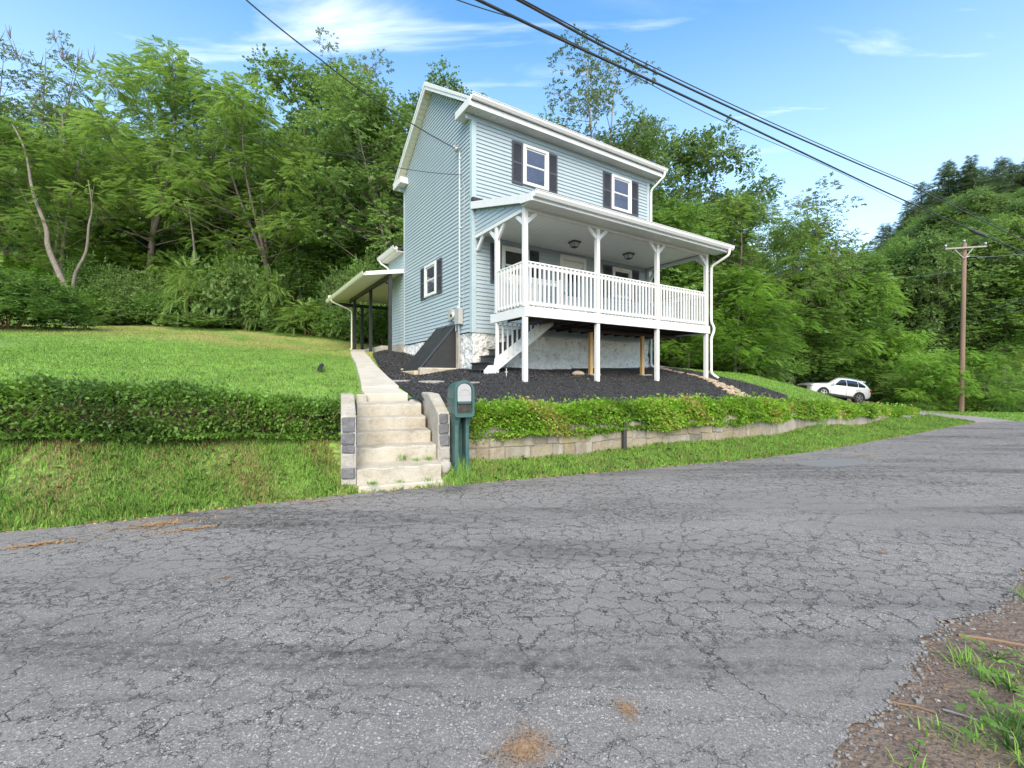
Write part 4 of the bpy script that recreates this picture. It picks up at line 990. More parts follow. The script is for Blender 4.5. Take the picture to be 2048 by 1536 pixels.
walk = empty('garden_walk', (0, 0, 0)); tag(walk, 'narrow cream concrete walk rising from the steps to the side porch', 'walk')
wl = [(-2.55, 7.72, 1.283), (-2.82, 8.35, 1.36), (-3.2, 9.4, 1.52), (-4.2, 12, 1.94), (-5.0, 14, 2.2), (-5.9, 16.3, 2.5), (-6.75, 18.7, 2.78)]
wr = [(-1.86, 7.98, 1.283), (-2.16, 8.5, 1.37), (-2.57, 9.4, 1.52), (-3.7, 12, 1.94), (-4.45, 14, 2.2), (-5.35, 16.3, 2.5), (-6.15, 18.7, 2.78)]
for i in range(6):
    for h in range(2 if i > 1 else 1):
        f0, f1 = (h / 2, (h + 1) / 2) if i > 1 else (0, 1)
        def lp(A, B, f): return Vector(A).lerp(Vector(B), f)
        e = .012 if not (i == 0 and h == 0) else 0
        a = lp(wl[i], wl[i + 1], f0) + Vector((0, e, 0)); b_ = lp(wr[i], wr[i + 1], f0) + Vector((0, e, 0)); c = lp(wr[i], wr[i + 1], f1); d = lp(wl[i], wl[i + 1], f1)
        dz = Vector((0, 0, .2)); up = Vector((0, 0, .006 * (i % 2) + .035 * (i > 0)))
        m = MB(); m.add([a + up, b_ + up, c + up, d + up, a - dz, b_ - dz, c - dz, d - dz], [(0, 1, 2, 3), (4, 7, 6, 5), (0, 4, 5, 1), (1, 5, 6, 2), (2, 6, 7, 3), (3, 7, 4, 0)])
        m.build('slab', M['conc_light'], walk, bevel=.012)
# grey stepping slabs in the mulch
for (px, py, w, h, l) in ((861, 757, .56, .30, 'large grey flat slab set in black mulch before the cellar hatch'), (800, 756, .42, .12, 'thin grey slab edge in mulch between the walk and the hatch'), (935, 759, .50, .12, 'narrow grey slab in mulch at the foot of the black stair')):
    D = 9.1 if px > 830 else 8.9; D = 9.2; x, y = XY(px, D); z = zu(x, y) + .055
    o = MB(); o.prism([(w / 2 * math.cos(t) * (.9 + .1 * math.cos(5 * t)), h / 2 * math.sin(t)) for t in np.linspace(0, 5.7, 9)], 2, -.03, .012); o = o.build('stepping_slab', M['rock']); o.location = (x, y, z); o.rotation_euler = (.08, 0, .1); tag(o, l, 'slab')

# ------------------------------------------------------------------ retaining wall
def path_pt(path, s):
    acc = 0
    for a, b in zip(path, path[1:]):
        d = math.dist(a, b)
        if acc + d >= s or (b == path[-1]): 
            t = (s - acc) / d; return Vector((a[0] + (b[0] - a[0]) * t, a[1] + (b[1] - a[1]) * t)), Vector((b[0] - a[0], b[1] - a[1])).normalized()
        acc += d
def path_len(path): return sum(math.dist(a, b) for a, b in zip(path, path[1:]))
rw = empty('retaining_wall', (WALR[0][0], WALR[0][1], 0)); tag(rw, 'low stained stone retaining wall under the long green hedge', 'wall')
Lw = path_len(WALR)
def wtop(s): return float(np.interp(s, [0, 8, 12.4, 17, 19], [.78, .74, .60, .46, .36]))
vs = []; n = 44
for i in range(n + 1):
    s = Lw * i / n; p, t = path_pt(WALR, s); nrm = Vector((t.y, -t.x))
    for o_, z in ((.0, -.1), (.0, wtop(s)), (-.3, wtop(s)), (-.3, -.1)):
        q = p + nrm * o_; vs.append((q.x - rw.location.x, q.y - rw.location.y, z))
b = MB(); b.add(vs, [(i * 4 + j, i * 4 + (j + 1) % 4, (i + 1) * 4 + (j + 1) % 4, (i + 1) * 4 + j) for i in range(n) for j in range(4)] + [(0, 1, 2, 3), (n * 4 + 3, n * 4 + 2, n * 4 + 1, n * 4)]); b.build('wall_core', M['wallmortar'], rw)
M['paleblock'] = mat('limewashed_stone', (.40, .39, .36), .9, noise=[(3.5, .45, .65, (.33, .31, .27), .7, (1, 1, .4)), (14, .6, .72, (.10, .09, .07), .7)], bump=(14, .8, 7, .03))
M['darkblock'] = mat('dark_wall_stone', (.17, .155, .13), .9, noise=[(3, .42, .62, (.10, .09, .07), .7), (7, .52, .7, (.28, .27, .24), .6)], bump=(16, .9, 8, .03))
M['render'] = mat('stained_render', (.27, .25, .21), .9, noise=[(2.4, .42, .62, (.16, .13, .09), .75, (1, 1, .25)), (5, .52, .70, (.38, .36, .31), .6, (1, 1, .3)), (3, .58, .7, (.24, .27, .10), .5)], bump=(12, .7, 8, .03))
rr = random.Random(5); zc_ = 0.02
for row in range(4):
    s = rr.uniform(0, .2); hrow = (.17, .23, .16, .24)[row]; z0 = .04 + sum((.17, .23, .16, .24)[:row])
    while s < Lw - .1:
        L0 = rr.uniform(.18, .66) * (1 if s < 6.5 else (1.5 if s < 13 else .8)); 
        mid = 6.8 < s < 14
        if mid: L0 *= 2.2
        if s + L0 > Lw: L0 = Lw - s
        if mid and row > 0: s += L0; continue
        p, t = path_pt(WALR, s + L0 / 2); nrm = Vector((t.y, -t.x)); top = min(z0 + hrow - .012, wtop(s)) if not mid else wtop(s) - .01
        if top - z0 > .06:
            pr_ = rr.uniform(.006, .028); m_ = rr.choice([M['wallstone'], M['wallstone'], M['render'], M['darkblock'] if rr.random() < .5 else M['render'], M['wallstone']]) if s < 6.8 else (M['render'] if s < 14 else M['paleblock'])
            if s > 6.8 and s < 14: pr_ = rr.uniform(.006, .012)
            vs = []
            for a, b_ in ((-1, -1), (1, -1), (1, 1), (-1, 1)):
                x = a * (L0 / 2 - (.008 if s < 6.8 else .003)) + rr.uniform(-.012, .012) * (1 if s < 6.8 else .3); z = (z0 if b_ < 0 else top) + rr.uniform(-.030, .030) * (0 if mid else 1)
                vs.append((x, z))
            ring = lambda k, o_: [((p + t * (x * k) + nrm * o_).x - rw.location.x, (p + t * (x * k) + nrm * o_).y - rw.location.y, (z - (z0 + top) / 2) * k + (z0 + top) / 2) for x, z in vs]
            V_ = ring(1, -.02) + ring(1, pr_ * .4) + ring(.92, pr_)
            b = MB(); b.add(V_, [(0, 1, 5, 4), (1, 2, 6, 5), (2, 3, 7, 6), (3, 0, 4, 7), (4, 5, 9, 8), (5, 6, 10, 9), (6, 7, 11, 10), (7, 4, 8, 11), (8, 9, 10, 11)])
            b.build('stone', m_, rw)
        s += L0
p, t = path_pt(WALR, 3.0)
o = MB().tube([(0, 0, .15), (0, 0, .62), (0, .06, .68)], .045, 10).build('drain_pipe', M['black']); o.location = (p.x + t.y * .05, p.y - t.x * .05, .1); tag(o, 'short black vertical drain pipe against the stone retaining wall', 'pipe')
# soil bank closing the step under the left hedge
bank = MB(); vs = []; n = 60; pth = [(-40, 1.8)] + WALL + [(-2.72, 7.5)]; Lb = path_len(pth)
for i in range(n + 1):
    p, t = path_pt(pth, Lb * i / n * .9999); nrm = Vector((t.y, -t.x)); a = p + nrm * .12; c = p - nrm * .12
    vs += [(a.x, a.y, zl(a.x, a.y) - .05), (c.x, c.y, (zl(p.x, p.y) + zu(p.x, p.y)) / 2 - .05), (c.x, c.y, zu(c.x, c.y) + .01)]
bank.add(vs, [(i * 3 + j, i * 3 + 3 + j, i * 3 + 4 + j, i * 3 + 1 + j) for i in range(n) for j in range(2)]); o = bank.build('soil_bank', M['dirt']); o['kind'] = 'structure'
b = MB(); vs = []
for i, (x, y) in enumerate([(14.3, 16.0), (15.4, 16.5), (16.9, 16.3)]): vs += [(x, y - .05, -.05), (x, y + .05, zu(x, y) + .0)]
b.add(vs, [(0, 2, 3, 1), (2, 4, 5, 3)]); o = b.build('soil_edge', M['verge']); o['kind'] = 'structure'

# ------------------------------------------------------------------ mailbox
mb = empty('mailbox', (-.79, 6.74, .15), R_(24.8)); tag(mb, 'green plastic pedestal mailbox with pale grey arched door beside the steps', 'mailbox')
zb0 = mb.location.z
def arch(w, z0, z1, n=12, rb=.05):
    pts = [(-w / 2 + rb, z0), (w / 2 - rb, z0), (w / 2 - rb * .3, z0 + rb * .3), (w / 2, z0 + rb)]
    r = w / 2; zc = z1 - r * .92
    for i in range(n + 1): a = math.pi * i / n; pts.append((r * math.cos(a), zc + r * .92 * math.sin(a)))
    return pts + [(-w / 2, z0 + rb), (-w / 2 + rb * .3, z0 + rb * .3)]
def loft(st, cap0=True, cap1=True):
    b = MB(); n = len(st[0][1]); vs = []
    for y, pr_ in st: vs += [(x, y, z) for x, z in pr_]
    fs = [(i * n + k, i * n + (k + 1) % n, (i + 1) * n + (k + 1) % n, (i + 1) * n + k) for i in range(len(st) - 1) for k in range(n)]
    if cap0: fs.append(tuple(range(n))[::-1])
    if cap1: fs.append(tuple((len(st) - 1) * n + k for k in range(n)))
    b.add(vs, [f[::-1] for f in fs]); return b
A0, A1 = .97 - zb0, 1.505 - zb0
st_ = [(-.235, arch(.305, A0, A1)), (-.215, arch(.32, A0 - .008, A1 + .008)), (-.19, arch(.31, A0 - .004, A1 + .004)), (-.185, arch(.292, A0 + .002, A1 - .006)), (.05, arch(.288, A0 + .004, A1 - .01)), (.17, arch(.280, A0 + .008, A1 - .022)), (.215, arch(.252, A0 + .02, A1 - .06)), (.235, arch(.19, A0 + .04, A1 - .10))]
body = loft(st_, cap0=False).build('body', M['box'], mb, smooth=False)
inn = [(-.235, arch(.305, A0, A1)), (-.236, arch(.238, A0 + .03, A1 - .03)), (-.212, arch(.226, A0 + .036, A1 - .036)), (-.20, arch(.222, A0 + .036, A1 - .036))]
loft(inn, cap0=False).build('door_surround', M['box'], mb)
# the door: arched, pale, with a raised inner arch; open newspaper slot below
dz0 = 1.195 - zb0; dz1 = A1 - .04
loft([(-.222, arch(.214, dz0, dz1, 12, .01)), (-.228, arch(.20, dz0 + .008, dz1 - .008, 12, .01)), (-.228, arch(.19, dz0 + .012, dz1 - .012, 12, .01))][::-1]).build('door', M['boxlid'], mb)
b = MB(); b.box(-.105, .105, -.236, -.2, dz0 - .03, dz0 - .004, .004); b.build('slot_lip', M['box'], mb)
b = MB(); b.box(-.075, .075, -.2315, -.227, dz0 + .10, dz0 + .105); 
for i in range(9):
    a0 = math.pi * i / 9; a1 = math.pi * (i + 1) / 9; b.bar((.078 * math.cos(a0), -.230, dz0 + .125 + .06 * math.sin(a0)), (.078 * math.cos(a1), -.230, dz0 + .125 + .06 * math.sin(a1)), .008, .008)
for s in (-1, 1): b.box(s * .078 - .004, s * .078 + .004, -.234, -.227, dz0 + .10, dz0 + .126)
b.build('door_moulding', M['boxlid'], mb)
b = MB(); b.box(-.098, .098, -.214, -.205, 1.04 - zb0, dz0 - .031); b.build('slot_back', mat('slot_dark', (.02, .018, .015), .6, noise=[(12, .45, .7, (.09, .06, .045), .8)]), mb)
for s in (-1, 1):
    b = MB(); b.box(s * .146 - .003, s * .146 + .003, -.17, .17, 1.13 - zb0, 1.137 - zb0); b.build('side_seam', M['black'], body)
    b = MB(); z0_, z1_ = 1.172 - zb0, 1.25 - zb0; x = s * .1455
    for ya, yb, za, zb_ in ((-.15, .17, z0_, z0_ + .006), (-.15, .17, z1_ - .006, z1_), (-.15, -.144, z0_, z1_), (.164, .17, z0_, z1_)): b.box(x - .003, x + .003, ya, yb, za, zb_)
    rr = random.Random(2); y = -.13
    while y < .15: b.box(x - .0025, x + .0025, y, y + .012, z0_ + .012, z1_ - .012); y += rr.uniform(.022, .032)
    b.build('raised_panel', M['box'], body)
# pedestal: channel open to the front, flaring into the box
def chan(w, d, t):  # plan outline of a U open towards -y
    return [(-w / 2, -d / 2), (-w / 2 + t, -d / 2), (-w / 2 + t, d / 2 - t * 1.2), (w / 2 - t, d / 2 - t * 1.2), (w / 2 - t, -d / 2), (w / 2, -d / 2), (w / 2, d / 2), (-w / 2, d / 2)]
b = MB(); vs = []; zz = [(-.2, .225, .25, .06), (.3, .22, .245, .056), (.58, .22, .245, .056), (.70, .23, .265, .066), (.77, .245, .32, .08), (A0 + .02, .275, .41, .10)]
for z, w, d, t in zz: vs += [(x, y, z) for x, y in chan(w, d, t)]
b.add(vs, [(i * 8 + k, i * 8 + (k + 1) % 8, (i + 1) * 8 + (k + 1) % 8, (i + 1) * 8 + k) for i in range(len(zz) - 1) for k in range(8)] + [tuple(40 + k for k in range(8))]); b.build('pedestal', M['box'], mb, bevel=.012)
b = MB(); b.tube([(-.10, .0, .05), (-.10, .0, .5)], .012, 6) if 0 else b.bar((-.03, -.0, .12), (-.03, -.0, .16), .01, .01); b.build('bolt', M['metal'], mb)
o = MB().blob((0, 0, 0), (.10, .09, .11), 8, .14, 9, 12).build('rock', M['rock'], smooth=True); o.location = (-1.0, 6.62, .22); tag(o, 'fist sized grey rock at the foot of the green mailbox', 'rock')
x, y = hw(2.3, -1.35); o = MB().blob((0, 0, 0), (.17, .13, .07), 5, .14, 9, 12).build('rock', M['flag'], smooth=True); o.location = (x, y, zu(x, y) + .09); tag(o, 'rounded tan rock on the mulch beside a pine prop', 'rock')
x, y = hw(.0, -1.6); o = MB(); o.box(-.008, .008, -.008, .008, -.05, .20); o.box(-.035, .035, -.007, .007, .11, .124); o = o.build('garden_stake', M['metal']); o.location = (x, y, zu(x, y) + .03); tag(o, 'small white cross shaped stake standing in the black mulch', 'stake')
x, y = XY(641, 10.5); o = MB().tube([(0, -.2, 0), (0, .3, .1)], .055, 12).build('drain_pipe', M['black']); o.location = (x, y, zu(x, y) + .05); o.rotation_euler = (0, 0, .3); tag(o, 'black drain pipe end poking out of the left lawn', 'pipe')
o = MB(); o.blob((0, 0, .02), (.09, .05, .03), 3, .3); o.blob((.11, .02, .03), (.05, .04, .04), 4, .3); o = o.build('crumpled_paper', M['paper']); x, y = XY(229, 5.9); o.location = (x, y, zl(x, y) + .03); tag(o, 'crumpled white paper on the grass bank below the left hedge', 'litter')
x, y = hw(7.0, 1.0); 
chips_mesh('mulch_litter', [p for p in mul], 700, ZU, .05, M['twig'], .075, 'brown leaf bits scattered over the black mulch')
# tan flagstone drainage strip running down the mulch from the porch corner
rr = random.Random(12); b = MB()
strip = [(1283, 738, 15.3), (1330, 749, 14.2), (1410, 760, 12.95), (1440, 772, 12.4), (1465, 785, 11.9), (1488, 793, 11.6)]
for (x0_, y0_, D0), (x1_, y1_, D1), wd, nn in zip(strip, strip[1:], (.10, .12, .3, .42, .42), (26, 26, 34, 44, 36)):
    for i in range(nn):
        t = rr.random(); D = D0 + (D1 - D0) * t; X = (x0_ + (x1_ - x0_) * t - 1024) / F_ * D + rr.uniform(-wd, wd) * .8; Y = D + rr.uniform(-wd, wd) * .5
        r_ = rr.uniform(.04, .10); b.blob((X, Y, zu(X, Y) + .06), (r_, r_ * rr.uniform(.5, .9), .02 + rr.uniform(0, .015)), rr.randint(0, 999), .22, 4, 7)
o = b.build('flagstone_strip', M['flag']); o['kind'] = 'stuff'; o['label'] = 'strip of tan flat stones in the mulch by the porch corner downspout'
b = MB()
for i in range(30):
    X, Y = hw(6.9 + rr.uniform(-.1, 1.4), .2 + rr.uniform(0, .8)); r_ = rr.uniform(.04, .09); b.blob((X, Y, zu(X, Y) + .06), (r_, r_ * .7, .03), i, .25, 4, 7)
o = b.build('brick_rubble', mat('pink_rubble', (.40, .22, .17), .9, noise=[(8, .4, .7, (.5, .36, .3), .6)])); o['kind'] = 'stuff'; o['label'] = 'pinkish stone rubble by the far front corner of the house'

# ------------------------------------------------------------------ foliage tools
def basis(d, roll):
    """rotation matrices whose x axis is d, rolled about it; d (n,3)"""
    d = d / np.linalg.norm(d, axis=1, keepdims=True); up = np.tile([0., 0, 1], (len(d), 1)); bad = np.abs(d[:, 2]) > .97; up[bad] = [1, 0, 0]
    y = np.cross(up, d); y /= np.linalg.norm(y, axis=1, keepdims=True); z = np.cross(d, y)
    c, s = np.cos(roll)[:, None], np.sin(roll)[:, None]; y2 = y * c + z * s; z2 = np.cross(d, y2)
    return np.stack([d, y2, z2], 2)


def diamond(L, w, fold=.15):
    return np.array([[0, 0, 0], [L * .45, w / 2, fold * w], [L, 0, -.08 * L], [L * .45, -w / 2, fold * w]])


def place(tmpl, pos, Rm, s):
    V = np.einsum('nij,qkj->nqki', Rm, tmpl) * s[:, None, None, None] + pos[:, None, None, :]
    return V


def frond(pairs, droop=.35, ll=.36, lw=.115, ang=60):
    out = []
    for i in range(pairs):
        t = .18 + .8 * i / (pairs - 1); x = t; z = -droop * t * t; k = 1 - .45 * abs(t - .5) * 1.3
        for s in (1, -1):
            a = R_(ang * (1 - .25 * t)); D = diamond(ll * k, lw * k); c, sn = math.cos(a) , math.sin(a) * s
            Rz = np.array([[c, -sn, 0], [sn, c, 0], [0, 0, 1]]); q = D @ Rz.T; q[:, 2] -= np.abs(q[:, 1]) * .35; q += [x, 0, z]; out.append(q)
    D = diamond(ll * .8, lw); D += [.98, 0, -droop]; out.append(D)
    return np.array(out)


def spray(n, L, w, seed, spread=.9, flat=.35):
    r = np.random.default_rng(seed); out = []
    for i in range(n):
        p = np.array([r.uniform(0, .9), 0, 0]); a = r.uniform(-1, 1) * spread * 1.6; el = r.normal(-.15, flat)
        d = np.array([[math.cos(a) * math.cos(el), math.sin(a) * math.cos(el), math.sin(el)]]); Rm = basis(d, np.array([r.normal(0, .5)]))[0]
        out.append(diamond(L * r.uniform(.7, 1.2), w * r.uniform(.8, 1.2)) @ Rm.T + p)
    return np.array(out)


def needles(n, seed):
    r = np.random.default_rng(seed); out = []
    for i in range(n):
        a = r.uniform(-.9, .9); x = r.uniform(0, .8); D = diamond(.42, .055); c, s = math.cos(a), math.sin(a)
        q = D @ np.array([[c, -s, 0], [s, c, 0], [0, 0, 1]]).T; q += [x, 0, r.uniform(-.03, .06)]; out.append(q)
    return np.array(out)


TM = {'walnut': frond(6, .35, .44, .16), 'bright': frond(7, .45, .38, .13, 64), 'maple': spray(9, .30, .24, 1), 'sparse': spray(7, .24, .15, 2), 'conifer': needles(9, 3), 'bush': spray(10, .30, .17, 4, .9, .5), 'layer': spray(12, .26, .12, 5, .8, .18)}


def crown_mesh(name, kind, lobes, per, scale, mat_, seed, droop=.25, upper=.35, jitter=.5):
    """lobes: list of (centre, radius3). Twigs set on the lobes' shells, heading outwards."""
    r = np.random.default_rng(seed); T = TM[kind]; allp = []; alld = []; tin = []
    for c, rad in lobes:
        n = max(3, int(per * (rad[0] / 1.0) ** 1.6)); th = r.uniform(0, 2 * np.pi, n); zz = r.uniform(-1 + upper, 1, n); q = np.sqrt(1 - np.clip(zz, -1, 1) ** 2)
        dirs = np.stack([np.cos(th) * q, np.sin(th) * q, zz], -1); rr_ = r.uniform(.35, 1.0, n)[:, None] ** .6
        allp.append(np.array(c) + dirs * np.array(rad) * rr_); h = dirs.copy(); h[:, 2] = h[:, 2] * .45 - droop; h += r.normal(0, jitter * .5, h.shape); alld.append(h)
        tin.append(np.full(n, r.uniform(.25, .75)) + r.normal(0, .10, n))
    Pp = np.concatenate(allp); Dd = np.concatenate(alld); tt = np.concatenate(tin); n = len(Pp)
    V = place(T, Pp, basis(Dd, r.normal(0, .35, n)), scale * r.uniform(.75, 1.25, n)); q = V.shape[1]
    tint = np.clip(np.repeat(tt, q * 4) + np.repeat(r.normal(0, .09, n * q), 4), 0, 1)
    return npmesh(name, V.reshape(-1, 3), np.arange(n * q * 4).reshape(-1, 4), mat_, attr=tint)


ARCH = {}


def gen_tree(key, H, R, bf, kind, seed, nl, per, fs, tr, leafm, barkm='bark', lob=(.17, .28), prof='round', lean=(0, 0), up=.35, forks=1, droop=.25, bare=0, flatten=.8):
    rr = random.Random(seed); root = empty('tree_pattern'); tk = MB(); lean = Vector((lean[0], lean[1], 0))
    def axis(t, f=0):
        w = Vector((math.sin(t * 5 + seed) * .22, math.cos(t * 4.3 + seed * 2) * .22, 0)) * (t > 0) * H / 14
        off = Vector((math.cos(f * 2.4 + seed), math.sin(f * 2.4 + seed), 0)) * (max(0, t - .28) * R * .55 if forks > 1 else 0)
        return Vector((0, 0, H * t)) + w * t * 2 + lean * H * t + off
    for f in range(forks):
        pts = [axis(t * .96, f) for t in np.linspace(0 if f == 0 else .22, 1, 11)]; rad = [tr * (1 - .92 * ((i / 10) if f == 0 else .3 + .7 * i / 10) ** .8) * (1.35 if (i == 0 and f == 0) else 1) for i in range(11)]
        pts[0].z -= .3 if f == 0 else 0
        tk.tube(pts, rad, 7)
    lobes = []
    for i in range(nl):
        t = bf + (1 - bf) * ((i + .5) / nl) ** .85; a = i * 2.39996 + rr.uniform(-.4, .4); u = (t - bf) / (1 - bf)
        if prof == 'round': pf = math.sin(math.pi * min(1, u * .80 + .18)) ** .7
        elif prof == 'cone': pf = (1 - u) ** 1.05 + .02
        elif prof == 'tall': pf = (math.sin(math.pi * min(1, u * .72 + .22)) ** .8) * .8 + .1
        else: pf = math.sqrt(max(0, 1 - (u * .9) ** 2))
        rad = R * pf * (rr.uniform(.45, 1.0) if i % 4 else rr.uniform(.05, .35)); f = rr.randrange(forks)
        ax = axis(min(.97, t), f); c = ax + Vector((math.cos(a) * rad, math.sin(a) * rad, rr.uniform(-.4, .4)))
        lr = R * rr.uniform(*lob) * (1.0 if prof != 'cone' else max(.22, 1 - u * .85)); 
        if prof == 'tall' and u > .55: lr *= .7
        bz = ax - Vector((0, 0, rad * .45 + .3)); bz.z = max(bz.z, H * bf * .75)
        bt = bz.z / H; bz = axis(bt, f); mid = bz.lerp(c, .5) + Vector((0, 0, -.08 * rad if prof != 'cone' else .05))
        br = max(.012, tr * .30 * (1 - bt * .75)); tk.tube([bz, mid, c, c + (c - mid) * .35], [br, br * .6, br * .32, br * .1], 5, False)
        for k in range(3):
            dv = Vector((rr.uniform(-1, 1), rr.uniform(-1, 1), rr.uniform(-.2, .9))).normalized() * lr * .9; s0 = mid.lerp(c, .5 + .2 * k); tk.tube([s0, s0 + dv * .6 + Vector((0, 0, .05)), s0 + dv * 1.2], [br * .3, br * .18, .004], 4, False)
        if i >= nl - bare:
            for k in range(4): dv = Vector((rr.uniform(-.5, .5), rr.uniform(-.5, .5), 1)).normalized() * rr.uniform(.8, 1.8); tk.tube([c, c + dv * .5 + Vector((rr.uniform(-.1, .1), 0, 0)), c + dv], [.03, .02, .006], 4, False)
            if i % 2: continue
        lobes.append((tuple(c), (lr, lr, lr * flatten)))
    t_o = tk.build('trunk', M[barkm], root, smooth=True)
    c_o = crown_mesh('crown', kind, lobes, per, fs, leafm, seed, droop, up); c_o.parent = root
    ARCH[key] = (root, H, R); return root


gen_tree('walnutA', 16, 4.6, .30, 'walnut', 21, 66, 62, .38, .20, L_['walnut'], 'bark', (.16, .27), 'round', forks=2)
gen_tree('walnutB', 15, 4.4, .34, 'walnut', 33, 60, 62, .38, .18, L_['walnut'], 'bark', (.16, .27), 'round', lean=(-.10, .0), forks=3)
gen_tree('mapleA', 16, 4.6, .24, 'maple', 45, 72, 58, .52, .20, L_['maple'], 'bark', (.16, .26), 'round', forks=2)
gen_tree('mapleB', 14, 4.2, .18, 'maple', 52, 60, 62, .56, .16, L_['bush'], 'bark', (.20, .31), 'dome')
gen_tree('brightA', 9, 4.0, .12, 'bright', 61, 64, 60, .46, .12, L_['bright'], 'bark', (.19, .29), 'dome', forks=2)
gen_tree('brightB', 10, 3.6, .14, 'bright', 67, 60, 60, .46, .12, L_['bright'], 'bark', (.19, .30), 'round', forks=2)
gen_tree('sparseA', 19, 3.4, .36, 'sparse', 71, 56, 62, .50, .18, L_['sparse'], 'midbark', (.17, .30), 'tall', forks=2, droop=.0)
gen_tree('sparseB', 18, 3.6, .40, 'sparse', 78, 40, 60, .50, .17, L_['sparse'], 'bark', (.15, .27), 'tall', forks=3, droop=.0, bare=5)
gen_tree('conifer', 18, 3.8, .20, 'conifer', 81, 96, 95, .72, .24, L_['conifer'], 'bark', (.17, .28), 'cone', droop=.05, up=.8, flatten=.32)


def gen_bush(key, R, H, kind, n, fs, leafm, seed, flat=1.0, nl=22):
    rr = random.Random(seed); root = empty('bush_pattern'); lobes = []
    for i in range(nl):
        a = i * 2.4 + rr.uniform(-.3, .3); u = (i + .5) / nl; el = math.asin(u * .98); q = math.cos(el)
        lobes.append(((R * .66 * q * math.cos(a), R * .66 * q * math.sin(a), H * (.20 + .58 * math.sin(el))), (R * rr.uniform(.30, .44),) * 2 + (H * rr.uniform(.20, .28) * flat,)))
    tk = MB()
    for i in range(9):
        a = i * .7 + rr.uniform(-.2, .2); tk.tube([(0.1 * math.cos(a), .1 * math.sin(a), -.1), (R * .3 * math.cos(a), R * .3 * math.sin(a), H * .35), (R * .6 * math.cos(a), R * .6 * math.sin(a), H * .7)], [.03, .02, .006], 5)
    tk.build('stems', M['twig'], root); c = crown_mesh('foliage', kind, lobes, n, fs, leafm, seed, .1, .25, .7); c.parent = root
    ARCH[key] = (root, H, R); return root


gen_bush('bushA', 1.8, 2.4, 'bush', 110, .34, L_['bush'], 91)
gen_bush('bushB', 1.9, 2.8, 'bright', 42, .50, L_['walnut'], 95)
gen_bush('bushC', 2.4, 2.7, 'layer', 150, .42, L_['bush'], 99, .40, 34)
gen_bush('bushD', 1.7, 2.0, 'maple', 60, .42, L_['maple'], 103)
gen_bush('bushE', 1.8, 2.6, 'bush', 90, .32, L_['maple'], 107, 1.2)

used = set(); NT = [0]


def put(key, x, y, H, Rm=None, name='tree', label=None, cat='tree', group=None, rot=None, sink=.1, tilt=None):
    root, H0, R0 = ARCH[key]
    if key in used: o = copy_tree(root)
    else: used.add(key); o = root
    o.name = name; s = H / H0; sx = (Rm / R0) if Rm else s; o.scale = (sx, sx, s)
    o.location = (x, y, zu(x, y) - sink); o.rotation_euler = (tilt[0] if tilt else 0, tilt[1] if tilt else 0, rnd.uniform(0, 6.28) if rot is None else rot)
    tag(o, label, cat, group); return o


def tree_at(key, px, D, topy, Rm, label, name=None, group=None, cat='tree', rot=None, tilt=None):
    x, y = XY(px, D); zt = EYE + (762 - topy) / F_ * D; H = (zt - zu(x, y)) * {'m': .92, 's': .94, 'w': .92, 'b': .88, 'c': .98}[key[0]]
    nm = name or {'w': 'walnut_tree', 'm': 'maple_tree', 'b': 'locust_tree', 's': 'elm_tree', 'c': 'pine_tree'}[key[0]]
    return put(key, x, y, H, Rm, nm, label, cat, group, rot, tilt=tilt)


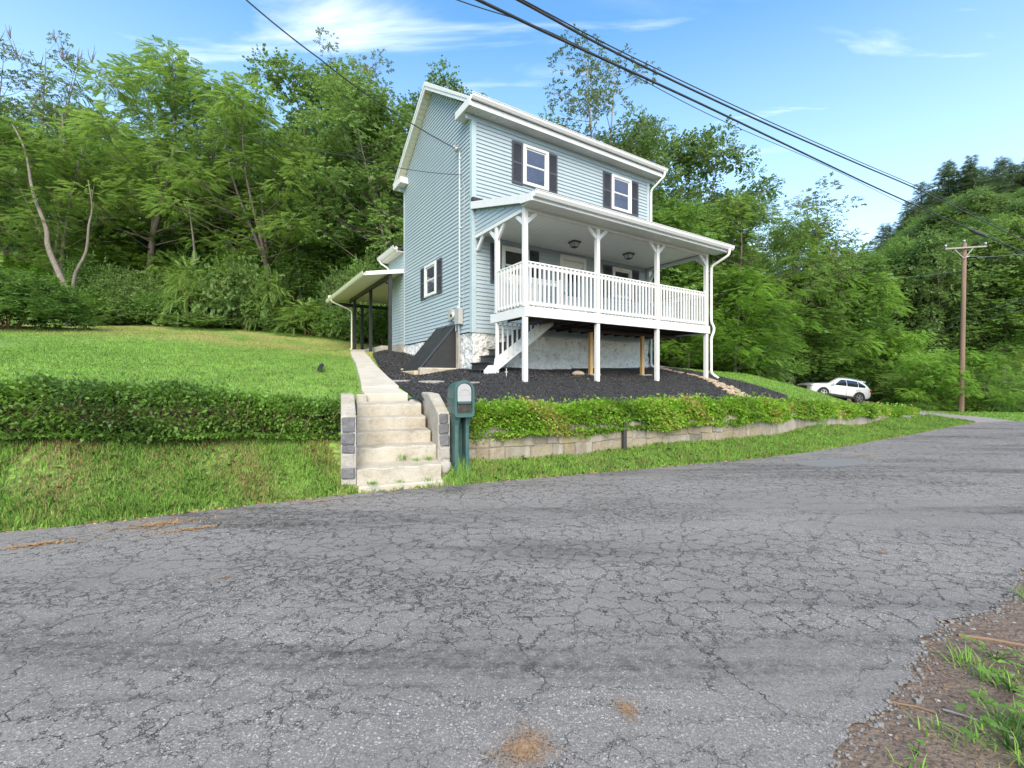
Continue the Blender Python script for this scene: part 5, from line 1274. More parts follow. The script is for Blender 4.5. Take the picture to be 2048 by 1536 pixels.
FR = [
    ('walnutB', 140, 24, 235, 4.6, 'leafy tree at far left with a bent pale trunk behind the big round shrub', 0),
    ('sparseB', 118, 30, 52, 3.2, 'tall thin tree at far left with a ragged narrow crown against the sky', 1),
    ('sparseB', 15, 29, 40, 3.6, 'tree at the top left corner with bare twigs over its crown', 2),
    ('mapleA', -60, 26, 160, 4.8, 'dark green tree cut by the left edge of the picture', 0),
    ('walnutA', 300, 27, 62, 5.6, 'largest walnut of the left wood, with the highest rounded crown', 4),
    ('walnutA', 455, 30, 165, 4.6, 'walnut with slim crown just right of the largest one in the wood', 2.4),
    ('walnutB', 545, 25.5, 215, 4.4, 'lighter green walnut with drooping fronds in the middle of the left wood', 1.2),
    ('mapleA', 640, 28, 128, 4.6, 'tall rounded tree two crowns left of the blue house', 3),
    ('sparseA', 702, 30, 60, 3.2, 'tall open crowned tree with light tips left of the house gable', 5),
    ('mapleA', 775, 25, 146, 4.4, 'broad maple whose crown meets the gable of the house', .6),
    ('mapleA', 895, 28, 146, 3.4, 'treetop showing over the roof next to the gable peak', 1.9),
    ('mapleB', 955, 30, 176, 2.6, 'small treetop second from the gable above the roof edge', .3),
    ('mapleA', 1065, 30, 214, 3.2, 'treetop above the middle of the house roof', 4.4),
    ('sparseA', 1195, 27, 58, 3.6, 'tallest open tree rising behind the right half of the roof', 2.2),
    ('mapleA', 1305, 29, 208, 3.0, 'medium tree with loose crown just right of the upper windows', .9),
    ('mapleA', 1395, 29, 215, 4.2, 'full tree behind the right end of the upper storey', 5.2),
    ('mapleB', 1345, 24, 395, 3.4, 'tree directly behind the right end of the porch roof', 1.1),
    ('walnutA', 1455, 27, 372, 4.2, 'tree above the porch gutter corner with feathery leaves', 2.7),
    ('brightB', 1470, 23, 520, 2.9, 'bright green locust next to the right corner post of the porch', .2),
    ('sparseA', 1585, 34, 352, 4.2, 'open crowned tree standing alone on the skyline over the lower lot', 3.7),
    ('brightA', 1560, 36, 478, 5.0, 'round bright locust in the centre of the right hand thicket', 1.3),
    ('brightA', 1650, 38, 556, 5.0, 'bright locust directly above the parked car', 4.6),
    ('mapleB', 1685, 37, 478, 3.6, 'small tree at the right end of the thicket against the hill', 2.0),
    ('mapleA', 1718, 47, 500, 4.0, 'tree closing the dip between the thicket and the right hill', 1.2),
    ('walnutA', 1752, 50, 478, 4.2, 'feathery tree at the left foot of the right hill', 0.4),
    ('mapleA', 1595, 35, 432, 3.6, 'dense maple below the open crowned skyline tree', 2.2),
    ('mapleA', 1478, 31, 345, 3.6, 'dense maple filling the gap right of the porch gutter end', 5.5),
    ('mapleB', 1235, 28, 250, 2.8, 'maple showing over the roof beside the tallest open tree', 3.5),
    ('brightB', 1375, 21.5, 600, 2.2, 'young locust in the shade behind the porch railing', 2.0),
]
for k, px, D, ty, Rm, lb, rot in FR: tree_at(k, px, D, ty, Rm, lb, rot=rot)
SKY = [(-200, 120), (0, 110), (60, 200), (110, 130), (170, 150), (230, 120), (390, 120), (440, 190), (560, 230), (600, 160), (700, 140), (760, 185), (850, 200), (1100, 330), (1150, 320), (1290, 260), (1450, 330), (1480, 420), (1520, 480), (1600, 420), (1640, 500), (1700, 540)]
def skyline(px): return float(np.interp(px, [a for a, b in SKY], [b for a, b in SKY]))
rr = random.Random(31)
for i in range(27):
    px = -230 + i * 41 + rr.uniform(-15, 15); D = rr.choice([34, 38, 43, 47]) + rr.uniform(-1, 1); ty = skyline(px) + rr.uniform(45, 190)
    tree_at(rr.choice(['walnutA', 'mapleA', 'mapleA', 'walnutB', 'mapleB']), px, D, ty, rr.uniform(3.6, 4.8), 'green tree deep inside the dense wood left of the house', 'forest_tree', 'trees deep in the left wood')
for i in range(24):
    px = 1090 + i * 26 + rr.uniform(-12, 12); D = rr.uniform(33, 44); ty = skyline(px) + rr.uniform(60, 200)
    tree_at(rr.choice(['walnutA', 'mapleA', 'mapleB', 'mapleB']), px, D, ty, rr.uniform(3.2, 4.4), 'green tree deep inside the thicket right of the house', 'forest_tree', 'trees deep in the right thicket')
# low young trees filling under the canopy on both sides
for i in range(13):
    px = 60 + i * 60 + rr.uniform(-12, 12); D = rr.uniform(26, 31); ty = rr.uniform(400, 520)
    tree_at(rr.choice(['mapleB', 'brightB', 'mapleB', 'brightA']), px, D, ty, rr.uniform(2.0, 3.0), 'young tree filling the shade under the left wood canopy', 'young_tree', 'young trees under the left canopy')
for i in range(18):
    px = 1290 + i * 26 + rr.uniform(-12, 12); D = rr.uniform(25.5, 30) + (9 if px > 1530 else 0); ty = rr.uniform(520, 640)
    tree_at(rr.choice(['mapleB', 'brightB', 'mapleB']), px, D, ty, rr.uniform(1.8, 2.6), 'young tree filling the shade under the right thicket', 'young_tree', 'young trees under the right thicket')
# wooded hillside on the right
HS = [(1700, 500), (1740, 470), (1790, 440), (1830, 395), (1880, 345), (1950, 318), (2010, 330), (2060, 305), (2400, 240)]
def hill_y(px): return float(np.interp(px, [a for a, b in HS], [b for a, b in HS]))
for i in range(210):
    px = rr.uniform(1700, 2330); D = rr.uniform(42, 84); x, y = XY(px, D); H = rr.uniform(10, 15); g = zu(x, y); ty = 762 - (g + H - EYE) / D * F_
    if ty < hill_y(px) + 72: H -= (hill_y(px) + 72 - ty) * D / F_
    if H < 5: continue
    kk = rr.choice(['mapleA', 'mapleA', 'walnutA', 'mapleB', 'conifer' if rr.random() < .4 else 'mapleA'])
    kl, kg = {'m': ('broad leafy tree on the dense wooded hillside beyond the utility pole', 'broad leafy trees on the far hillside'), 'w': ('feathery leaved tree on the dense wooded hillside beyond the pole', 'feathery trees on the far hillside'), 'c': ('pine among the leafy trees of the far right hillside', 'pines on the far hillside')}[kk[0]]
    put(kk, x, y, H, rr.uniform(3.2, 4.4), 'forest_tree', kl, 'tree', kg)
rr = random.Random(41)
for i in range(22):
    px = 1765 + i * 16 + rr.uniform(-6, 6); tree_at('conifer', px, rr.uniform(66, 74), hill_y(px) + rr.uniform(-22, 30), rr.uniform(3.4, 5.0), 'dark pine standing on the crest of the right hillside', group='pines on the hill crest')
for i in range(10):
    px = 1800 + i * 28 + rr.uniform(-8, 8); tree_at('conifer', px, rr.uniform(56, 62), hill_y(px) + rr.uniform(45, 95), rr.uniform(3.4, 4.4), 'pine among leafy trees just below the hill crest', group='pines below the hill crest')
for i, (px, D, ty, Rm, l) in enumerate([(1985, 44, 415, 5, 'tall light green walnut on the slope right of the pole top'), (1900, 46, 520, 4.2, 'light green tree on the slope just left of the pole top'), (2060, 42, 430, 5, 'light green walnut cut by the right edge of the picture'), (1800, 50, 560, 4.4, 'mid green tree on the slope above the bushes by the car')]):
    tree_at('walnutA', px, D, ty, Rm, l)

# shrubs along the edge of the wood
def bush_at(key, px, D, topy, Rm, label, group=None, name='shrub'):
    x, y = XY(px, D); H = max(.5, EYE + (762 - topy) / F_ * D - zu(x, y)); return put(key, x, y, H, Rm, name, label, 'shrub', group)
bush_at('bushC', 14, 16.5, 524, 2.35, 'large rounded layered shrub on the lawn at far left')
for i in range(32):
    px = 185 + i * 20.5 + rr.uniform(-10, 10); D = rr.uniform(22.5, 26); 
    bush_at(rr.choice(['bushE', 'bushA', 'bushE', 'bushB', 'bushA', 'bushD']), px, D, rr.choice([rr.uniform(500, 560), rr.uniform(560, 640), rr.uniform(590, 640)]), rr.uniform(1.1, 2.1), 'green shrub in the tangled edge where lawn meets the left wood', 'shrubs along the left wood edge')
for i in range(22):
    px = 1300 + i * 21 + rr.uniform(-8, 8); D = 23.5 + i * .45 + rr.uniform(-.8, .8) + (2 if px < 1450 else 0)
    if px > 1545: D = max(D, 35.5)
    bush_at(rr.choice(['bushA', 'bushD', 'bushB']), px, D, rr.uniform(655, 715) + max(0, px - 1500) * .12, rr.uniform(1.2, 1.8), 'green shrub at the shaded foot of the right thicket', 'shrubs under the right thicket')
for i in range(34):
    px = 1745 + i * 13.2 + rr.uniform(-8, 8); D = rr.uniform(29.5, 36) if px > 1822 else rr.uniform(35.5, 38)
    bush_at(rr.choice(['bushD', 'bushA', 'bushB', 'bushD']), px, max(D, 31.5), rr.uniform(712, 795), rr.uniform(1.5, 2.3), 'green bush in the band beyond the road and driveway mouth', 'bushes beyond the driveway mouth')
for i in range(14):
    px = 1830 + i * 20 + rr.uniform(-8, 8)
    bush_at(rr.choice(['bushB', 'bushA']), px, 27.6 + rr.uniform(-.4, 1.2), rr.uniform(778, 802), rr.uniform(.8, 1.2), 'low weedy bush at the grass edge around the pole foot', 'low bushes round the pole foot')
tree_at('brightA', 1862, 28.6, 690, 2.2, 'sumac with spreading pale fronds left of the utility pole', name='sumac')
tree_at('brightB', 1975, 27.8, 690, 2.0, 'sumac with spreading pale fronds right of the utility pole', name='sumac')
tree_at('brightA', 1800, 36, 650, 3.0, 'broad sumac right behind the tail of the parked car', name='sumac')

# bare leaning trunks that catch the light at the left
for pts, r0, l in (([(148, 560, 21.9), (172, 505, 22), (178, 450, 22), (184, 415, 22.3), (176, 360, 22.6)], .085, 'crooked pale trunk leaning between the shrub and the wood'), ([(112, 520, 24.5), (118, 450, 24.5), (119, 380, 24.5), (128, 300, 25), (124, 230, 25.5)], .10, 'straight pale bare trunk behind the big shrub'), ([(390, 525, 23.5), (383, 450, 23.5), (374, 392, 23.5)], .07, 'thin dead pale trunk standing in front of the left wood'), ([(135, 590, 20.5), (98, 500, 20.8), (92, 455, 21), (66, 385, 21.3), (50, 300, 22), (20, 240, 22.6)], .13, 'thick bare trunk leaning left behind the big round shrub')):
    q = [P(*p) for p in pts]; base = Vector((q[0].x, q[0].y, zu(q[0].x, q[0].y) - .2)); q = [base] + q
    o = MB(); q = smooth_path(q, 4); o.tube(q, [r0 * (1.15 - 1.0 * i / len(q)) for i in range(len(q))], 8)
    o = o.build('tree_trunk', M['greybark'], smooth=True); tag(o, l, 'tree')

# house half hidden up in the wood
x, y = XY(712, 40); z = zu(x, y); fh = empty('hillside_house', (x, y, z), .25); tag(fh, 'brown roofed house half hidden among trees up the slope', 'house')
zt = EYE + (762 - 462) / F_ * 40 - z
MB().box(-4, 4, 0, 6, -1, zt - 1.6).build('wall', M['offwhite'], fh)
b = MB(); b.prism([(-.5, zt - 1.7), (3, zt), (6.5, zt - 1.7), (6.5, zt - 1.85), (3, zt - .15), (-.5, zt - 1.85)], 0, -4.5, 4.5); b.build('roof', M['redroof'], fh)
for u in (-2, 1.5): MB().box(u, u + 1, -.05, 0, zt - 3.2, zt - 2.1).build('window', M['glassdark'], fh)

# ------------------------------------------------------------------ hedges
def hedge(name, path, off, zlo, zhi, width, n, leaf, matl, label, seed, twigs=600, far_grow=0, front_drop=0, lumps=.16, brown=.05):
    r = np.random.default_rng(seed); root = empty(name, (path[0][0], path[0][1], 0)); tag(root, label, 'hedge'); Lp = path_len(path)
    o0 = np.array([path[0][0], path[0][1], 0])
    s = r.uniform(0, Lp, n); 
    if far_grow: s = Lp * r.uniform(0, 1, n) ** 1.45
    P0 = np.array([list(path_pt(path, min(Lp * .9999, a))[0]) for a in np.linspace(0, Lp, 200)]); T0 = np.array([list(path_pt(path, min(Lp * .9999, a))[1]) for a in np.linspace(0, Lp, 200)])
    f = s / Lp * 199; i0 = f.astype(int); p = P0[i0] + (P0[np.minimum(i0 + 1, 199)] - P0[i0]) * (f - i0)[:, None]; t = T0[i0]; nr = np.stack([t[:, 1], -t[:, 0]], -1)
    a = r.uniform(-.36 * np.pi, 1.10 * np.pi, n); rad = r.uniform(.25, 1, n) ** .35
    lump = 1 + lumps * (np.sin(s * 2.1 + seed) + .7 * np.sin(s * 4.7 + 1.3 + np.sin(a * 2)) + .5 * np.sin(s * 9.1 + a * 3)) + r.normal(0, .06, n)
    ca = np.cos(a) * rad * lump; sa = np.sin(a) * rad * lump
    sg = lambda v: np.sign(v) * np.abs(v) ** .75
    lo = zlo(s); hi = zhi(s); mid = (lo + hi) / 2; hh = (hi - lo) / 2
    # cos>0 is the road side
    q = off + sg(ca) * width / 2; z = mid + sg(sa) * hh; drop = (ca > .5) & (r.uniform(0, 1, n) < .25); z = np.where(drop, lo - r.uniform(0, 1, n) ** 2 * front_drop * (1 + .8 * np.sin(s * 3.3)), z)
    pos = np.column_stack([p + nr * q[:, None], z]) - o0
    shoot = r.uniform(0, 1, n) < .035; pos[shoot, 2] += r.uniform(0, .15, shoot.sum()) * (sa[shoot] > .3)
    d = np.column_stack([nr * np.cos(a)[:, None], np.sin(a) * .6 + .15]) + r.normal(0, .7, (n, 3))
    tm = np.array([diamond(1, .62, .12)]); V = place(tm, pos, basis(d, r.normal(0, .8, n)), leaf * r.uniform(.6, 1.35, n) * (1 + far_grow * s / Lp))
    patch = .5 + .22 * np.sin(s * 1.9 + seed) + .15 * np.sin(s * 5.3 + z * 6)
    tint = np.clip(patch + r.normal(0, .16, n), 0, .955); br = r.uniform(0, 1, n) < (brown * .4 + brown * (np.sin(s * 1.3 + 2) > .55)); tint[br] = 1.0
    c = npmesh('foliage', V.reshape(-1, 3), np.arange(4 * n).reshape(-1, 4), matl, root, attr=np.repeat(tint, 4)); c['kind'] = 'stuff'
    tw = MB(); rr = random.Random(seed)
    for k in range(twigs):
        s_ = rr.uniform(.05, Lp - .05); pp, tt = path_pt(path, s_); nn = Vector((tt.y, -tt.x)); lo_ = float(zlo(np.array([s_]))[0]); hi_ = float(zhi(np.array([s_]))[0])
        b0 = pp + nn * (off + rr.uniform(-.1, .43) * width * .95); z0 = lo_ + rr.uniform(-.02, .4) * (hi_ - lo_); z1 = z0 + rr.uniform(.15, .55) * (hi_ - lo_)
        e = b0 + nn * rr.uniform(-.05, .12) + tt * rr.uniform(-.18, .18); A = Vector((b0.x, b0.y, z0)) - Vector(o0); B = Vector((e.x, e.y, z1)) - Vector(o0); tw.tube([A, A.lerp(B, .5) + Vector((rr.uniform(-.03, .03), rr.uniform(-.03, .03), 0)), B], [.007, .006, .003], 3, False)
    w = tw.build('stems', M['twig'], root); w['kind'] = 'stuff'
    return root


hp_r = [(-.95, 6.95)] + WALR[1:] + [(14.9, 16.5)]
hedge('hedge', hp_r, -.20, lambda s: np.interp(s, [0, 8, 12.4, 17, 19.5], [.66, .64, .54, .42, .32]), lambda s: np.interp(s, [0, 1, 6, 9.8, 12.4, 15, 17, 19.5], [1.07, 1.10, 1.10, .94, .78, .64, .52, .42]) + .03 * np.sin(s * 2.7), .60, 100000, .056, L_['hedge'], 'long bright green clipped hedge on top of the stone retaining wall', 5, 1300, .55, .07, .22, .07)
hp_l = WALL[:-1] + [(-2.68, 7.12)]; Lh = path_len(hp_l)
_ll = lambda s: np.interp(Lh - s, [0, 3, 8, 14], [.80, .97, 1.08, 1.15])
hedge('hedge', hp_l, .06, lambda s: _ll(s) - .12, lambda s: np.interp(Lh - s, [0, .6, 4, 8, 14], [1.18, 1.27, 1.53, 1.68, 1.85]) + .03 * np.sin(s * 3.1), .70, 78000, .058, L_['hedgedark'], 'darker tangled hedge with brown stems left of the steps', 8, 1100, 0, .04, .22, .10)

# ------------------------------------------------------------------ grass
def blades(name, poly, n, zf, h, w, label, seed, dens=None, lift=0, clump=0, dry=0):
    r = np.random.default_rng(seed); q = scatter(poly, n)
    if dens is not None: q = q[r.uniform(0, 1, len(q)) < dens(q)]
    n = len(q)
    if clump: q = q + .0
    z = zf(q[:, 0], q[:, 1]) + lift - .005
    cl = np.sin(q[:, 0] * 2.3 + np.sin(q[:, 1] * 3.1) * 1.5) * np.cos(q[:, 1] * 2.7 + q[:, 0]) * .35 + np.sin(q[:, 0] * 7.1 + q[:, 1] * 5.3) * .18
    hh = h * np.clip(r.uniform(.45, 1.25, n) + cl * (clump or .3), .3, 2); a = r.uniform(0, 2 * np.pi, n); le = np.abs(r.normal(0, .55, n)); la = r.uniform(0, 2 * np.pi, n)
    b = np.column_stack([q, z]); wd = w * r.uniform(.6, 1.3, n)
    s = np.stack([np.cos(a), np.sin(a), np.zeros(n)], -1) * wd[:, None] / 2; ld = np.stack([np.cos(la), np.sin(la), np.zeros(n)], -1)
    m1 = b + ld * (hh * le * .35)[:, None] + np.array([0, 0, 1]) * (hh * .6)[:, None]; tp = b + ld * (hh * le * 1.0)[:, None] + np.array([0, 0, 1]) * (hh * (1 - .22 * np.minimum(le, 2)))[:, None]
    V = np.stack([b - s, b + s, m1 + s * .7, tp, m1 - s * .7], 1).reshape(-1, 3); tint = np.clip(r.uniform(0, 1, n) ** 1.2 * .95 + cl * .15, 0, 1)
    if dry:
        pt = np.sin(q[:, 0] * 1.7 + 2 + np.sin(q[:, 1] * 2.1)) * np.sin(q[:, 1] * 2.9 + q[:, 0] * .8) + .4 * np.sin(q[:, 0] * 5.1 + q[:, 1] * 4.3); tint = np.where(r.uniform(0, 1, n) < np.clip(dry * (pt + .25), .02, .75), 1.0, tint)
    o = npmesh(name, V, np.arange(5 * n).reshape(-1, 5), M['blade'], attr=np.repeat(tint, 5)); o['kind'] = 'stuff'; o['label'] = label; return o


vl = [p for p in ROADL if -9 < p[0] < -1.7] ; vl = [(-8, 3.02)] + vl[1:] + [(-2.35, 6.15), (-2.75, 6.7), (-2.95, 7.05)] + WALL[::-1][1:3] + [(-8, 4.6)]
blades('verge_grass', vl, 70000, ZL, .085, .010, 'unkempt grass on the bank between the left hedge and the road', 1, lambda q: .25 + .75 * (np.sin(q[:, 0] * 2.9 + 1) * np.cos(q[:, 1] * 3.7) + np.sin(q[:, 0] * 6.3 + q[:, 1] * 4) * .5 > -.55), clump=1.1, dry=.34)
vr = [(-.95, 6.42)] + [p for p in ROADL if p[0] > -.9 and p[0] < 17] + [(15.4, 16.5)] + WALR[::-1] + [(-.9, 6.75)]
blades('verge_grass', vr, 85000, ZL, .075, .011, 'bright grass strip between the retaining wall and the road', 2, lambda q: np.clip(1.25 - q[:, 1] * .045, .3, 1), clump=.8, dry=.12)
ll_ = [(-13, 3.4)] + [(-10, 4.2), (-6.1, 5.85), (-4.4, 6.6), (-2.85, 7.6), (-2.9, 8.4), (-3.25, 9.4), (-4.25, 12), (-5.05, 14), (-6.8, 18.7), (-7.5, 23), (-24, 23), (-22, 12)]
blades('lawn_grass', ll_, 260000, ZU, .045, .012, 'mown green lawn left of the walk', 3, lambda q: np.clip(1.5 - q[:, 1] * .065, .22, 1))
lr_ = [(6.5, 18.4), (7.0, 15.2), (8.3, 13.2), (8.6, 12.5), (10.5, 13.7), (14.2, 16.4), (16.9, 16.6), (18.6, 22), (21, 29), (17, 29), (12, 25), (9, 20.5), (7, 19.5)]
blades('lawn_grass', lr_, 80000, ZU, .050, .014, 'bright mown grass slope right of the mulch bed', 4, lambda q: np.clip(1.6 - q[:, 1] * .05, .3, 1))
blades('lawn_grass', [(19.9, 17.5), (26, 20.8), (40, 28.5), (38, 34), (26, 29), (21, 24)], 16000, ZU, .09, .03, 'rough grass strip between the road and the far bushes', 6)
# ragged grass lip creeping over the asphalt edge
lip = [(a, b - .06) for a, b in ROADL if -8.2 < a < 17] ; lip2 = [(a - .02, b + .09) for a, b in ROADL if -8.2 < a < 17][::-1]
blades('edge_grass', lip + lip2, 16000, lambda x, y: ZL(x, y) * 0 + .006, .055, .011, 'ragged grass creeping over the edge of the asphalt', 7, lambda q: (np.sin(q[:, 0] * 9) + np.sin(q[:, 0] * 23) * .7 + .9 > 0))
chips_mesh('edge_litter', lip + lip2, 5000, lambda x, y: ZL(x, y) * 0 + .008, .05, M['straw'], .0, 'brown pine needles and dead grass along the asphalt edge')
# grass tufts growing on the steps
def tuft(x, y, z, n, h, label, name='grass_tuft', w=.006, spread=.05, seed=1, cat='plant', group=None, lean=.9):
    r = np.random.default_rng(seed); a = r.uniform(0, 6.28, n); k = 5; le = r.uniform(.1, lean, n); hh = h * r.uniform(.5, 1.1, n); b = np.column_stack([r.normal(0, spread * .35, n), r.normal(0, spread * .35, n), np.zeros(n)])
    d = np.stack([np.cos(a), np.sin(a), np.zeros(n)], -1); s = np.stack([-np.sin(a), np.cos(a), np.zeros(n)], -1) * w / 2; V = []
    for i in range(k):
        t = i / (k - 1); c = b + d * (hh * le * t ** 1.6)[:, None] + np.array([0, 0, 1]) * (hh * (t - .45 * le * t * t))[:, None]; ww = (1 - t ** 2) * .9 + .1; V += [c - s * ww, c + s * ww]
    V = np.stack(V, 1); idx = np.arange(n)[:, None] * 2 * k; Fq = np.concatenate([idx + np.array([2 * i, 2 * i + 1, 2 * i + 3, 2 * i + 2]) for i in range(k - 1)])
    o = npmesh(name, V.reshape(-1, 3), Fq, M['blade'], attr=np.repeat(r.uniform(.1, .9, n), 2 * k)); o.location = (x, y, z); tag(o, label, cat, group); return o
for px, D, z, n, h, l in ((805, 6.62, .33, 90, .15, 'tallest grass tuft growing on the steps'), (833, 6.62, .32, 40, .07, 'small weed tuft in the middle of the second tread'), (858, 6.68, .32, 60, .08, 'weed clump at the right end of the second tread'), (800, 6.02, .13, 60, .06, 'low weeds at the foot of the lowest riser'), (855, 6.12, .13, 50, .06, 'low weeds at the right foot of the lowest riser'), (745, 5.95, .12, 90, .07, 'grass clump at the left end of the base slab')):
    x, y = XY(px, D); tuft(x, y, z, n, h, l, seed=int(px), spread=.10)
x, y = XY(925, 6.15); tuft(x, y, .2, 90, .30, 'long grass tuft in front of the mailbox foot', seed=77, spread=.2)
x, y = XY(905, 6.0); tuft(x, y, .12, 160, .13, 'thick grass tuft left of the mailbox foot', seed=78, spread=.35)

# near right shoulder: tufts, weeds, sticks, stones
rr = random.Random(77)
def clumped(name, n_cl, per, h, w, spread, label, seed, lean=.9):
    r = np.random.default_rng(seed); cen = []
    while len(cen) < n_cl:
        x = r.uniform(1.1, 6.5); y = r.uniform(1.1, 5.5); ey = float(np.interp(x, [p[0] for p in rr_pts], [p[1] for p in rr_pts])); d = ey - y
        if d > .10 and r.uniform() < min(1, .05 + d * d * 2.2): cen.append((x, y))
    cen = np.repeat(np.array(cen), per, 0); n = len(cen); q = cen + r.normal(0, spread, (n, 2)); z = ZS(q[:, 0], q[:, 1]) + .005
    hc = np.repeat(r.uniform(.5, 1.3, n_cl), per); a = r.uniform(0, 6.28, n); k = 4; le = r.uniform(.15, lean, n); hh = h * hc * r.uniform(.5, 1.1, n); b = np.column_stack([q, z])
    d = np.stack([np.cos(a), np.sin(a), np.zeros(n)], -1); s_ = np.stack([-np.sin(a), np.cos(a), np.zeros(n)], -1) * w / 2; V = []
    for i in range(k):
        t = i / (k - 1); c = b + d * (hh * le * t ** 1.6)[:, None] + np.array([0, 0, 1]) * (hh * (t - .5 * le * t * t))[:, None]; ww = (1 - t ** 2) * .9 + .1; V += [c - s_ * ww, c + s_ * ww]
    V = np.stack(V, 1); idx = np.arange(n)[:, None] * 2 * k; Fq = np.concatenate([idx + np.array([2 * i, 2 * i + 1, 2 * i + 3, 2 * i + 2]) for i in range(k - 1)])
    o = npmesh(name, V.reshape(-1, 3), Fq, M['blade'], attr=np.repeat(np.clip(r.uniform(.1, .98, n), 0, 1), 2 * k)); o['kind'] = 'stuff'; o['label'] = label
clumped('shoulder_grass', 420, 38, .12, .006, .045, 'fresh green grass growing in clumps on the dirt shoulder at lower right', 3, 1.2)
def weed(x, y, s, n, seed, label):
    r = np.random.default_rng(seed); root = empty('weed', (x, y, float(ZS(np.array([x]), np.array([y]))[0]) + .008)); st = MB()
    pos = []; dd = []
    for i in range(n):
        a = r.uniform(0, 6.28); l = r.uniform(.3, 1) * s; h = r.uniform(.4, 1.0) * s * .9; e = Vector((math.cos(a) * l, math.sin(a) * l, h)); st.tube([(0, 0, 0), e * .5 + Vector((0, 0, h * .2)), e], [.003, .0025, .0015], 4, False)
        for k in range(3): pos.append(e); aa = a + (k - 1) * 1.3; dd.append((math.cos(aa), math.sin(aa), .1))
    st.build('stem', L_['bush'], root); leaf = np.array([[0, 0, 0], [.3, .22, .03], [.62, .26, .02], [.85, .12, 0], [1, 0, -.05], [.85, -.12, 0], [.62, -.26, .02], [.3, -.22, .03]])
    Rm = basis(np.array(dd), r.normal(0, .3, len(dd))); sc_ = s * r.uniform(.20, .34, len(dd)); V = np.einsum('nij,kj->nki', Rm, leaf) * sc_[:, None, None] + np.array(pos)[:, None, :]
    npmesh('leaves', V.reshape(-1, 3), np.arange(8 * len(dd)).reshape(-1, 8), L_['bright'], root, attr=np.repeat(r.uniform(.3, .8, len(dd)), 8)); tag(root, label, 'plant')
weed(2.02, 1.80, .17, 14, 1, 'leafy bright weed clump cut by the lower right corner'); weed(2.42, 2.15, .13, 10, 2, 'leafy weed at the right edge above the corner clump'); weed(1.62, 1.78, .06, 4, 3, 'tiny broad leaved weed alone on the dirt near the asphalt')
weed(2.2, 1.66, .15, 12, 4, 'leafy weed low at the bottom right edge'); weed(2.6, 2.4, .12, 9, 5, 'leafy weed highest along the right edge'); weed(2.25, 1.95, .12, 9, 6, 'leafy weed between the corner clump and the right edge')
for i, (x0, y0, x1, y1, l) in enumerate([(2.62, 2.62, 3.1, 2.45, 'long dark stick lying on the dirt at the right edge'), (1.95, 2.02, 2.15, 1.86, 'short tan stick on the dirt below the long stick'), (1.9, 2.0, 1.75, 2.1, 'thin forked twig beside the broken asphalt edge')]):
    o = MB(); A = Vector((x0, y0, 0)); B = Vector((x1, y1, 0)); zf = lambda v: float(ZS(np.array([v.x]), np.array([v.y]))[0]) + .02
    pts = [A.lerp(B, t) + Vector((0, math.sin(t * 5) * .01, 0)) for t in (0, .3, .6, 1)]; pts = [Vector((p.x, p.y, zf(p))) for p in pts]; o.tube(pts, [.010 if i == 0 else .005] * 3 + [.003], 6); o = o.build('stick', M['twig'] if i != 1 else M['greywood']); tag(o, l, 'stick')
chips_mesh('shoulder_debris', sh_out[:6] + [(4, 2.2), (2, 1.2), (.8, .2), (-.3, -.2)], 3500, ZS, .020, M['twig'], .018, 'dead stems and bark bits scattered on the dirt shoulder')
b = MB()
for i in range(420):
    x = rr.uniform(1.0, 4.6); y = rr.uniform(1.2, 4.0); ey = float(np.interp(x, [p[0] for p in rr_pts], [p[1] for p in rr_pts]))
    if y > ey - .02: continue
    r_ = rr.uniform(.004, .016); b.blob((x, y, float(ZS(np.array([x]), np.array([y]))[0]) + .012), (r_, r_ * .8, r_ * .6), i, .25, 3, 5)
o = b.build('pebbles', M['rock']); o['kind'] = 'stuff'; o['label'] = 'pebbles pressed in the dirt shoulder'
b = MB(); en = [p for p in ROADR if 1.0 < p[0] < 6]
for i in range(900):
    p = rr.choice(en); a = abs(rr.gauss(0, .05)) - .012; x = p[0] + .5 * a + rr.uniform(-.01, .01); y = p[1] - .85 * a; r_ = rr.uniform(.003, .011) if i % 12 else rr.uniform(.012, .022)
    b.blob((x, y, (.006 if a < 0 else float(ZS(np.array([x]), np.array([y]))[0]) + .014) + r_ * .3), (r_, r_ * .8, r_ * .6), i, .3, 3, 5)
o = b.build('asphalt_crumbs', mat('asphalt_crumb', (.17, .165, .16), .9, noise=[(30, .4, .7, (.3, .29, .28), .6)])); o['kind'] = 'stuff'; o['label'] = 'grey crumbs broken off the edge of the asphalt'
x, y = XY(1530 + 110 + 395, 2.55); o = MB(); o.blob((0, 0, 0), (.05, .035, .012), 6, .2); o = o.build('flat_stone', M['rock']); o.location = (2.9, 2.42, .0); tag(o, 'pale flat stone among the weeds at the right edge', 'stone')
